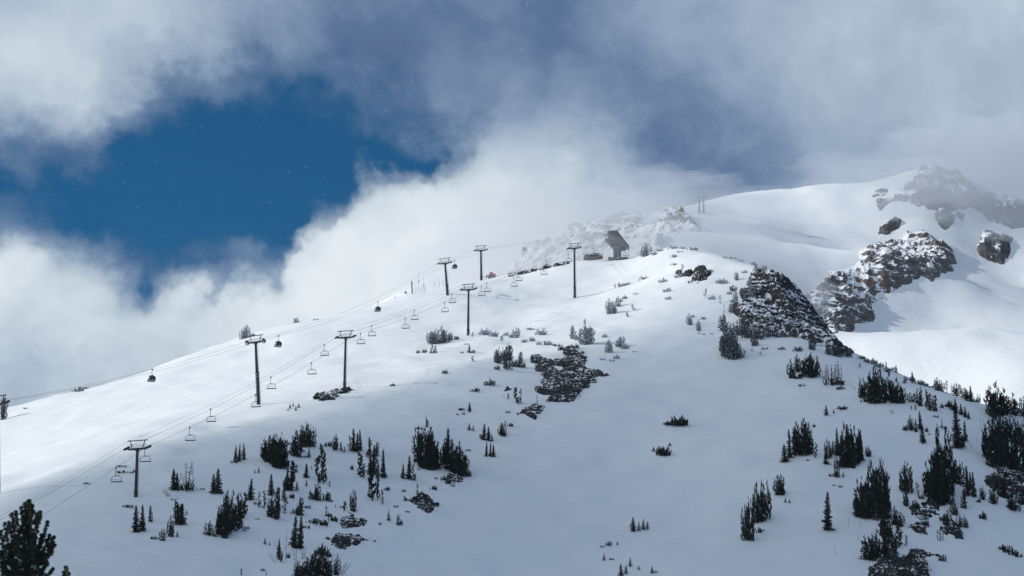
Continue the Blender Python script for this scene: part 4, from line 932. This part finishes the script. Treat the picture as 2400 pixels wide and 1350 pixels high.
# foreground whitebark pine at the lower left corner
D0 = 150.0
def fg_pine(name, label, uc, leaders, extra, D0):
    base = at(uc, 1350, D0); gz = float(HILL.h(base.x, base.y)); base.z = gz
    root = empty(name, base); tag(root, label, 'tree')
    Q = lambda u, v, y=0: at(u, v, D0 + y) - base
    top = Q(*leaders[0][:2]); t = MB()
    t.tube([(0, 0, -.5), (.05, 0, (Q(uc, 1350)).z * .6), Q(uc + 2, 1330), Q(leaders[0][0] + 2, leaders[0][1] + 60), top], [.26, .20, .10, .05, .012], 10)
    t.build('trunk', BARK, root, True)
    c = Crown(); br = MB()
    def tuft(p, d, s=1.0):
        p = np.array(p); d = unit(np.array(d))
        for k in range(24):
            o = rng.normal(size=3); o = unit(o); dd = unit(d * .75 + o)
            c.blade(p - d * .03 * s + o * .02, dd, (.13 + .05 * rng.random()) * s, .040 * s)
    for (u, v, ub, vb, n, spread) in leaders:
        y0 = random.uniform(-.5, .5); a = Q(ub, vb, y0 * .3); e = Q(u, v, y0); m_ = a.lerp(e, .5) + Vector(((e.x - a.x) * .25, 0, -abs(e.x - a.x) * .2))
        bz = lambda f: a * (1 - f) ** 2 + m_ * 2 * f * (1 - f) + e * f * f
        br.tube([bz(i / 6) for i in range(7)], [.035 - .004 * i for i in range(7)], 5)
        tuft(e, (e - m_))
        for k in range(n):
            f = 1 - (k + random.random()) / n * .85; p = bz(f); r = spread * (.25 + .75 * (1 - f)) ** .7
            th = random.uniform(0, 6.28); o = Vector((math.cos(th), math.sin(th), random.uniform(.1, .9))) * r * random.uniform(.35, 1)
            q = p + o; br.tube([p, p.lerp(q, .6) - Vector((0, 0, .02)), q], [.010, .008, .005], 3, cap=False); tuft(q, o + Vector((0, 0, .25)), random.uniform(.8, 1.15))
            if random.random() < .5: tuft(p.lerp(q, .55) + Vector((0, 0, .05)), Vector((random.uniform(-1, 1), random.uniform(-1, 1), .6)), .9)
    br.build('branches', BARK, root)
    V, Qd = c.data(); link('crown', np_mesh('crown', V, Qd, FOL[0], smooth=False), root)
fg_pine('pine_tree', 'large tufted pine close to the camera in the bottom left corner', 66,
 [(70,1174,66,1262,60,.28),(60,1180,66,1270,34,.22),(76,1186,66,1280,34,.24),(50,1190,62,1290,40,.26),(37,1200,60,1300,36,.2),(28,1204,50,1310,34,.2),(20,1224,46,1320,34,.2),(11,1228,40,1330,34,.22),(2,1246,34,1345,34,.25),
  (95,1200,70,1290,34,.16),(88,1206,70,1280,30,.2),(111,1223,86,1300,22,.10),(98,1254,80,1310,20,.12),(116,1256,84,1320,30,.2),(126,1260,88,1325,34,.2),(128,1276,86,1330,34,.22),(118,1290,84,1330,26,.2),(112,1320,84,1345,24,.16),(124,1333,96,1358,14,.08),
  (60,1240,64,1330,60,.42),(80,1262,70,1345,60,.42),(40,1262,58,1350,60,.42),(20,1280,48,1370,60,.42),(4,1296,36,1380,60,.42),(62,1290,64,1380,70,.5),(88,1306,72,1390,60,.45),(36,1316,50,1400,70,.5),(10,1334,34,1410,70,.5),(76,1336,68,1420,70,.5),(100,1340,74,1420,50,.35),(54,1342,60,1430,70,.5),
  (-12,1262,20,1360,50,.4),(-30,1300,20,1400,60,.5),(-20,1340,20,1420,60,.5)], None, D0)
fg_pine('pine_tree', 'single tufted leader poking up at the bottom edge beside the large pine', 155,
 [(155,1329,157,1372,16,.09),(150,1342,156,1380,8,.06),(162,1344,157,1384,10,.06)], None, 152.0)
SUN_E = 2.9; SKY_S = .10; SKY_TINT = (.0, .48, .66)
def cc_scale(nt, c):   # cloud colours are written for strength 1
    n = nt.nodes.new('ShaderNodeVectorMath'); n.operation = 'SCALE'; n.inputs['Scale'].default_value = 1 / SKY_S
    nt.links.new(c, n.inputs[0]); return n.outputs[0]
# ---------------------------------------------------------------- light, sky, air, camera
L = Vector((-.86, -.06, .50)).normalized()
sun = bpy.data.lights.new('sun', 'SUN'); sun.energy = SUN_E; sun.angle = R(.6); sun.color = (1, .95, .88)
so = link('sun', sun); so.rotation_euler = L.to_track_quat('Z', 'Y').to_euler()
w = bpy.data.worlds.new('World'); sc.world = w; w.use_nodes = True
nt = w.node_tree; bg = nt.nodes['Background']
sky = nt.nodes.new('ShaderNodeTexSky'); sky.sky_type = 'NISHITA'; sky.sun_disc = False
sky.sun_elevation = math.asin(L.z); sky.sun_rotation = math.atan2(L.x, L.y); sky.altitude = 2800; sky.air_density = 1.0; sky.dust_density = .3; sky.ozone_density = 3
SKY_ROWS = [  # image-height row, then (column, cloud cover, cloud brightness)
 (-250, [(-400,1,.74),(0,1,.74),(600,1,.6),(1200,1,.5),(1800,1,.6),(2400,1,.66),(2900,1,.66)]),
 (0,   [(-400,1,.76),(0,1,.72),(100,1,.73),(200,1,.69),(400,1,.70),(560,1,.60),(800,1,.47),(1000,1,.43),(1200,1,.43),(1400,1,.50),(1600,1,.58),(1800,1,.63),(2000,1,.66),(2400,1,.72),(2900,1,.7)]),
 (120, [(-400,1,.8),(0,1,.78),(200,1,.75),(330,1,.72),(440,.92,.60),(600,.8,.47),(800,.85,.42),(1000,.9,.42),(1200,1,.46),(1400,1,.48),(1600,1,.53),(1800,1,.60),(2000,1,.66),(2400,1,.70)]),
 (240, [(-400,1,.76),(0,1,.74),(160,1,.74),(250,.7,.6),(400,.30,.45),(600,.14,.4),(760,.22,.42),(900,.45,.42),(1050,.7,.46),(1200,1,.56),(1350,1,.55),(1500,1,.46),(1650,1,.46),(1850,1,.55),(2000,1,.62),(2400,1,.68)]),
 (340, [(-400,.7,.55),(0,.62,.52),(150,.45,.45),(280,.1,.4),(600,0,.3),(880,0,.4),(1010,.08,.5),(1090,.5,.60),(1190,.97,.72),(1320,1,.74),(1420,1,.64),(1550,1,.48),(1700,1,.44),(1850,1,.47),(2000,1,.60),(2400,1,.67)]),
 (430, [(-400,.3,.45),(0,.16,.40),(150,.08,.4),(250,0,.4),(740,0,.5),(800,.55,.7),(860,1,.76),(1000,1,.84),(1250,1,.84),(1420,1,.72),(1560,1,.58),(1700,1,.46),(1850,1,.46),(2000,1,.60),(2400,1,.66)]),
 (530, [(-400,.5,.6),(0,.42,.54),(100,.28,.45),(200,.08,.42),(400,0,.5),(640,0,.6),(700,.5,.75),(760,1,.84),(1000,1,.90),(1300,1,.86),(1500,1,.78),(1700,1,.72),(2400,1,.70)]),
 (620, [(-400,1,.86),(0,1,.84),(100,.9,.80),(190,.65,.62),(300,.34,.42),(450,.36,.42),(560,.48,.48),(635,.3,.6),(690,1,.86),(800,1,.9),(1200,1,.90),(1500,1,.84),(2400,1,.72)]),
 (700, [(-400,1,.9),(0,1,.88),(180,1,.80),(270,.7,.68),(340,.3,.55),(400,.8,.78),(440,1,.86),(495,.5,.7),(540,.95,.84),(620,1,.9),(1500,1,.9),(2400,1,.8)]),
 (800, [(-400,1,.78),(0,1,.80),(200,1,.80),(400,1,.84),(600,1,.86),(1500,1,.88),(2400,1,.8)]),
 (920, [(-400,1,.7),(0,1,.70),(200,1,.72),(400,1,.78),(1500,1,.8),(2400,1,.7)])]
tc = nt.nodes.new('ShaderNodeTexCoord'); gen = tc.outputs['Generated']
nz = nt.nodes.new('ShaderNodeTexNoise'); nz.inputs['Scale'].default_value = 9; nz.inputs['Detail'].default_value = 6; nz.inputs['Roughness'].default_value = .64
nt.links.new(gen, nz.inputs['Vector'])
off = nt.nodes.new('ShaderNodeVectorMath'); off.operation = 'SUBTRACT'; off.inputs[1].default_value = (.5, .5, .5)
nt.links.new(nz.outputs['Color'], off.inputs[0])
wv = nt.nodes.new('ShaderNodeVectorMath'); wv.operation = 'MULTIPLY_ADD'; wv.inputs[1].default_value = (.085, .0, .07)
nt.links.new(off.outputs[0], wv.inputs[0]); nt.links.new(gen, wv.inputs[2])
s3 = nt.nodes.new('ShaderNodeSeparateXYZ'); nt.links.new(wv.outputs[0], s3.inputs[0])
# azimuth and elevation of the direction, expressed on the scale the rows are written in
az = mathn(nt, 'ARCTAN2', s3.outputs[0], s3.outputs[1])
el = mathn(nt, 'ARCSINE', s3.outputs[2])
U0, U1 = -400.0, 2900.0
cu = mathn(nt, 'MULTIPLY_ADD', az, F * .961 / (U1 - U0), (1200 - U0) / (U1 - U0))
cv = mathn(nt, 'MULTIPLY_ADD', el, -F, 675 + F * PITCH)
rows = []
for v, stops in SKY_ROWS:
    rows.append((v, ramp(nt, cu, [(min(1, max(0, (u - U0) / (U1 - U0))), (c, b, 0)) for u, c, b in stops], 'EASE')))
cur = rows[0][1]
for (va, _), (vb, rb) in zip(rows[:-1], rows[1:]):
    t = mathn(nt, 'MULTIPLY_ADD', cv, 1 / (vb - va), -va / (vb - va), clamp=True)
    cur = mixc(nt, t, cur, rb)
# far from the photographed part of the sky: the same broken cloud, spread by noise
nb = noise_tex(nt, gen, 2.2, 5, .6)
gen_c = ramp(nt, nb, [(.35, (.85, .54, 0)), (.55, (1, .61, 0)), (.7, (1, .69, 0))])
# unseen cloud darkened towards the right, added to dim the lower right slope
gs = nt.nodes.new('ShaderNodeSeparateColor'); nt.links.new(gen_c, gs.inputs[0]); gcb = nt.nodes.new('ShaderNodeCombineColor')
nt.links.new(gs.outputs[0], gcb.inputs[0]); nt.links.new(mathn(nt, 'MULTIPLY_ADD', s3.outputs[0], -.28, gs.outputs[1]), gcb.inputs[1]); gen_c = gcb.outputs[0]
aw = mathn(nt, 'MULTIPLY_ADD', mathn(nt, 'ABSOLUTE', az), 5.0, -1.35, clamp=True)
ew = mathn(nt, 'MULTIPLY_ADD', el, 4.0, -1.75, clamp=True)
cur = mixc(nt, mathn(nt, 'MAXIMUM', aw, ew), cur, gen_c)
sr = nt.nodes.new('ShaderNodeSeparateColor'); nt.links.new(cur, sr.inputs[0])
fine = noise_tex(nt, gen, 34, 5, .62, .6); soft = noise_tex(nt, gen, 13, 7, .60, .3)
dens = mathn(nt, 'ADD', sr.outputs[0], mathn(nt, 'MULTIPLY', mathn(nt, 'SUBTRACT', fine, .5), .6))
dens = mathn(nt, 'ADD', dens, mathn(nt, 'MULTIPLY', mathn(nt, 'SUBTRACT', soft, .5), .5))
dens = ramp(nt, dens, [(.12, (0, 0, 0)), (.45, (.55, .55, .55)), (.80, (1, 1, 1))], 'EASE')
br = mathn(nt, 'ADD', sr.outputs[1], mathn(nt, 'MULTIPLY', mathn(nt, 'SUBTRACT', soft, .5), .34))
br = mathn(nt, 'ADD', br, mathn(nt, 'MULTIPLY', mathn(nt, 'SUBTRACT', fine, .5), .16))
def lin(r, g, b): return tuple(((c / 255 + .055) / 1.055) ** 2.4 for c in (r, g, b))
cc = ramp(nt, br, [(.25, lin(62, 84, 118)), (.42, lin(88, 113, 150)), (.55, lin(138, 158, 184)), (.68, lin(172, 188, 205)), (.80, lin(204, 216, 226)), (.92, lin(228, 236, 242))])
tint = nt.nodes.new('ShaderNodeMix'); tint.data_type = 'RGBA'; tint.blend_type = 'MULTIPLY'; tint.inputs[0].default_value = 1
nt.links.new(sky.outputs[0], tint.inputs[6]); tint.inputs[7].default_value = SKY_TINT + (1,)
nt.links.new(mixc(nt, dens, tint.outputs[2], cc_scale(nt, cc)), bg.inputs['Color'])
bg.inputs['Strength'].default_value = SKY_S
w.cycles.sampling_method = 'MANUAL'; w.cycles.sample_map_resolution = 512

def volume_mat(name, dens, colr, aniso=.2, build=None):
    m = bpy.data.materials.new(name); m.use_nodes = True; nt = m.node_tree
    nt.nodes.remove(nt.nodes['Principled BSDF'])
    v = nt.nodes.new('ShaderNodeVolumePrincipled'); v.inputs['Color'].default_value = colr + (1,)
    v.inputs['Density'].default_value = dens; v.inputs['Anisotropy'].default_value = aniso
    nt.links.new(v.outputs[0], nt.nodes['Material Output'].inputs['Volume'])
    if build: nt.links.new(build(nt), v.inputs['Density'])
    return m

cam = bpy.data.cameras.new('camera'); cam.sensor_width = 36; cam.lens = 36 * F / 2400
cam.clip_start = 1; cam.clip_end = 20000
co = link('camera', cam); co.rotation_euler = (R(90) + PITCH, 0, 0); sc.camera = co
sc.view_settings.view_transform = 'Standard'; sc.view_settings.look = 'None'; sc.view_settings.exposure = 0; sc.view_settings.gamma = 1
sc.cycles.max_bounces = 6; sc.cycles.diffuse_bounces = 2; sc.cycles.volume_bounces = 1; sc.cycles.transparent_max_bounces = 8
sc.render.engine = 'CYCLES'; sc.cycles.use_denoising = True
sc.cycles.volume_step_rate = 1; sc.cycles.volume_max_steps = 128
# ---------------------------------------------------------------- unseen cloud bank added to shade the slope, mist, haze
Lx, Ly, Lz = L
def toward_sun(p):
    t = (p[0] + 738) / -L.x; return Vector((-738, p[1] + t * L.y, p[2] + t * L.z))
Pb = toward_sun((-144, 720, 147)); e1 = (toward_sun((95, 1130, 330)) - Pb).normalized(); e2 = Vector((0, -e1.z, e1.y))
ns, nd = 60, 30
Vt, Vb = [], []
for i in range(ns):
    s = -430 + i * 950 / (ns - 1)
    for j in range(nd):
        d = -14 + (j / (nd - 1)) ** 1.3 * 430
        n = mnoise.fractal(Vector((s / 120, d / 60, 0)), 1, 2, 4); n2 = mnoise.fractal(Vector((s / 70, d / 50, 7)), 1, 2, 4)
        dd = d + (5 + 9 * i / ns) * n2
        T = min(420, 215 * (max(dd, 0) / 110) ** 1.1 + 170 * (1 - math.exp(-max(dd, 0) / 9)) * min(1, max(0, 1 - (s - 60) / 380))) * (1 + .3 * n) * min(1, (430 - d) / 90) * min(1, (i) / 5, (ns - 1 - i) / 5)
        T = max(T, .05)
        c = Pb + e1 * s + e2 * d
        Vt.append(c + L * (T * .55 + 6 * n)); Vb.append(c + L * (-T * .45 + 6 * n))
mb = MB(); I = lambda i, j: i * nd + j; o_ = ns * nd; fs = []
for i in range(ns - 1):
    for j in range(nd - 1):
        fs.append((I(i, j), I(i + 1, j), I(i + 1, j + 1), I(i, j + 1)))
        fs.append((o_ + I(i, j), o_ + I(i, j + 1), o_ + I(i + 1, j + 1), o_ + I(i + 1, j)))
for i in range(ns - 1):
    for j, fl in ((0, 1), (nd - 1, 0)):
        q = (I(i, j), I(i + 1, j), o_ + I(i + 1, j), o_ + I(i, j)); fs.append(q[::-1] if fl else q)
for j in range(nd - 1):
    for i, fl in ((0, 0), (ns - 1, 1)):
        q = (I(i, j), I(i, j + 1), o_ + I(i, j + 1), o_ + I(i, j)); fs.append(q[::-1] if fl else q)
mb.add(Vt + Vb, fs)
import bmesh
o = mb.build('shade_cloud', volume_mat('shade_cloud_air', .012, (.95, .96, 1), .3)); bm = bmesh.new(); bm.from_mesh(o.data); bmesh.ops.recalc_face_normals(bm, faces=bm.faces); bm.to_mesh(o.data); bm.free()
tag(o, 'unseen cloud bank left of the ridge, shaped to shade the slope', 'cloud', kind='stuff')

def blob(name, c, r, mat, seed, amp=.35, fr=1.3):
    import bmesh
    bm = bmesh.new(); bmesh.ops.create_icosphere(bm, subdivisions=5, radius=1)
    for v in bm.verts:
        p = v.co.copy(); k = 1 + amp * mnoise.fractal(p * fr + Vector((seed, 0, 0)), 1, 2, 4)
        v.co = Vector((p.x * r[0] * k, p.y * r[1] * k, p.z * r[2] * k))
    me = bpy.data.meshes.new(name); bm.to_mesh(me); bm.free(); me.materials.append(mat)
    o = link(name, me); o.location = c; return o
o = blob('mist', (46, 1410, 398), (116, 165, 42), volume_mat('mist_air', .0085, (.93, .96, 1), .1), 3)
tag(o, 'pale blowing mist wrapped round the ridge top and lift station', 'mist', kind='stuff')
o = blob('mist', tuple(at(2300, 420, 2030)), (125, 95, 36), volume_mat('peak_mist_air', .0115, (.88, .93, 1), .1), 11, .55, 1.8)
tag(o, 'grey blue mist hiding the summit of the far mountain', 'mist', kind='stuff')
o = blob('mist', tuple(at(1570, 476, 2180)), (100, 60, 19), volume_mat('ridge_mist_air', .012, (.90, .94, 1), .1), 23, .6, 2.0)
tag(o, 'low grey mist lying over the high ridge around the twin legged tower', 'mist', kind='stuff')
x0, x1, y0, y1, z0, z1 = -445, 1015, -30, 2915, -30, 905
mb = MB(); mb.box(((x0 + x1) / 2, (y0 + y1) / 2, (z0 + z1) / 2), (x1 - x0, y1 - y0, z1 - z0))
o = mb.build('haze', volume_mat('haze_air', .000012, (.92, .95, 1), .1)); tag(o, kind='stuff')

# ---------------------------------------------------------------- falling snow
n = 12000; V = []; Q = []
for i in range(n):
    D_ = 24 + 150 * rng.random() ** .8; p = np.array(at(-500 + 3400 * rng.random(), -300 + 1950 * rng.random(), D_))
    r_ = (.0045 + .0075 * rng.random()) * (D_ / 60) ** .5; a = unit(rng.normal(size=3)) * r_; b = unit(rng.normal(size=3)) * r_; c2 = unit(rng.normal(size=3)) * r_
    k = len(V); V += [p + a, p + b, p - a, p + c2]; Q += [(k, k + 1, k + 2), (k, k + 1, k + 3), (k + 1, k + 2, k + 3), (k, k + 2, k + 3)]
o = link('falling_snow', np_mesh('falling_snow', V, np.array(Q), plain('snowflake', (.85, .88, .92), .8), smooth=False)); tag(o, 'fine snowflakes drifting through the air in front of the slope', 'snowfall', kind='stuff')
if DBG:
    for nm in ('mist', 'mist.001', 'haze', 'shade_cloud'):
        bm = bmesh.new(); bm.from_mesh(bpy.data.objects[nm].data); print('VOL', nm, bm.calc_volume(signed=True)); bm.free()
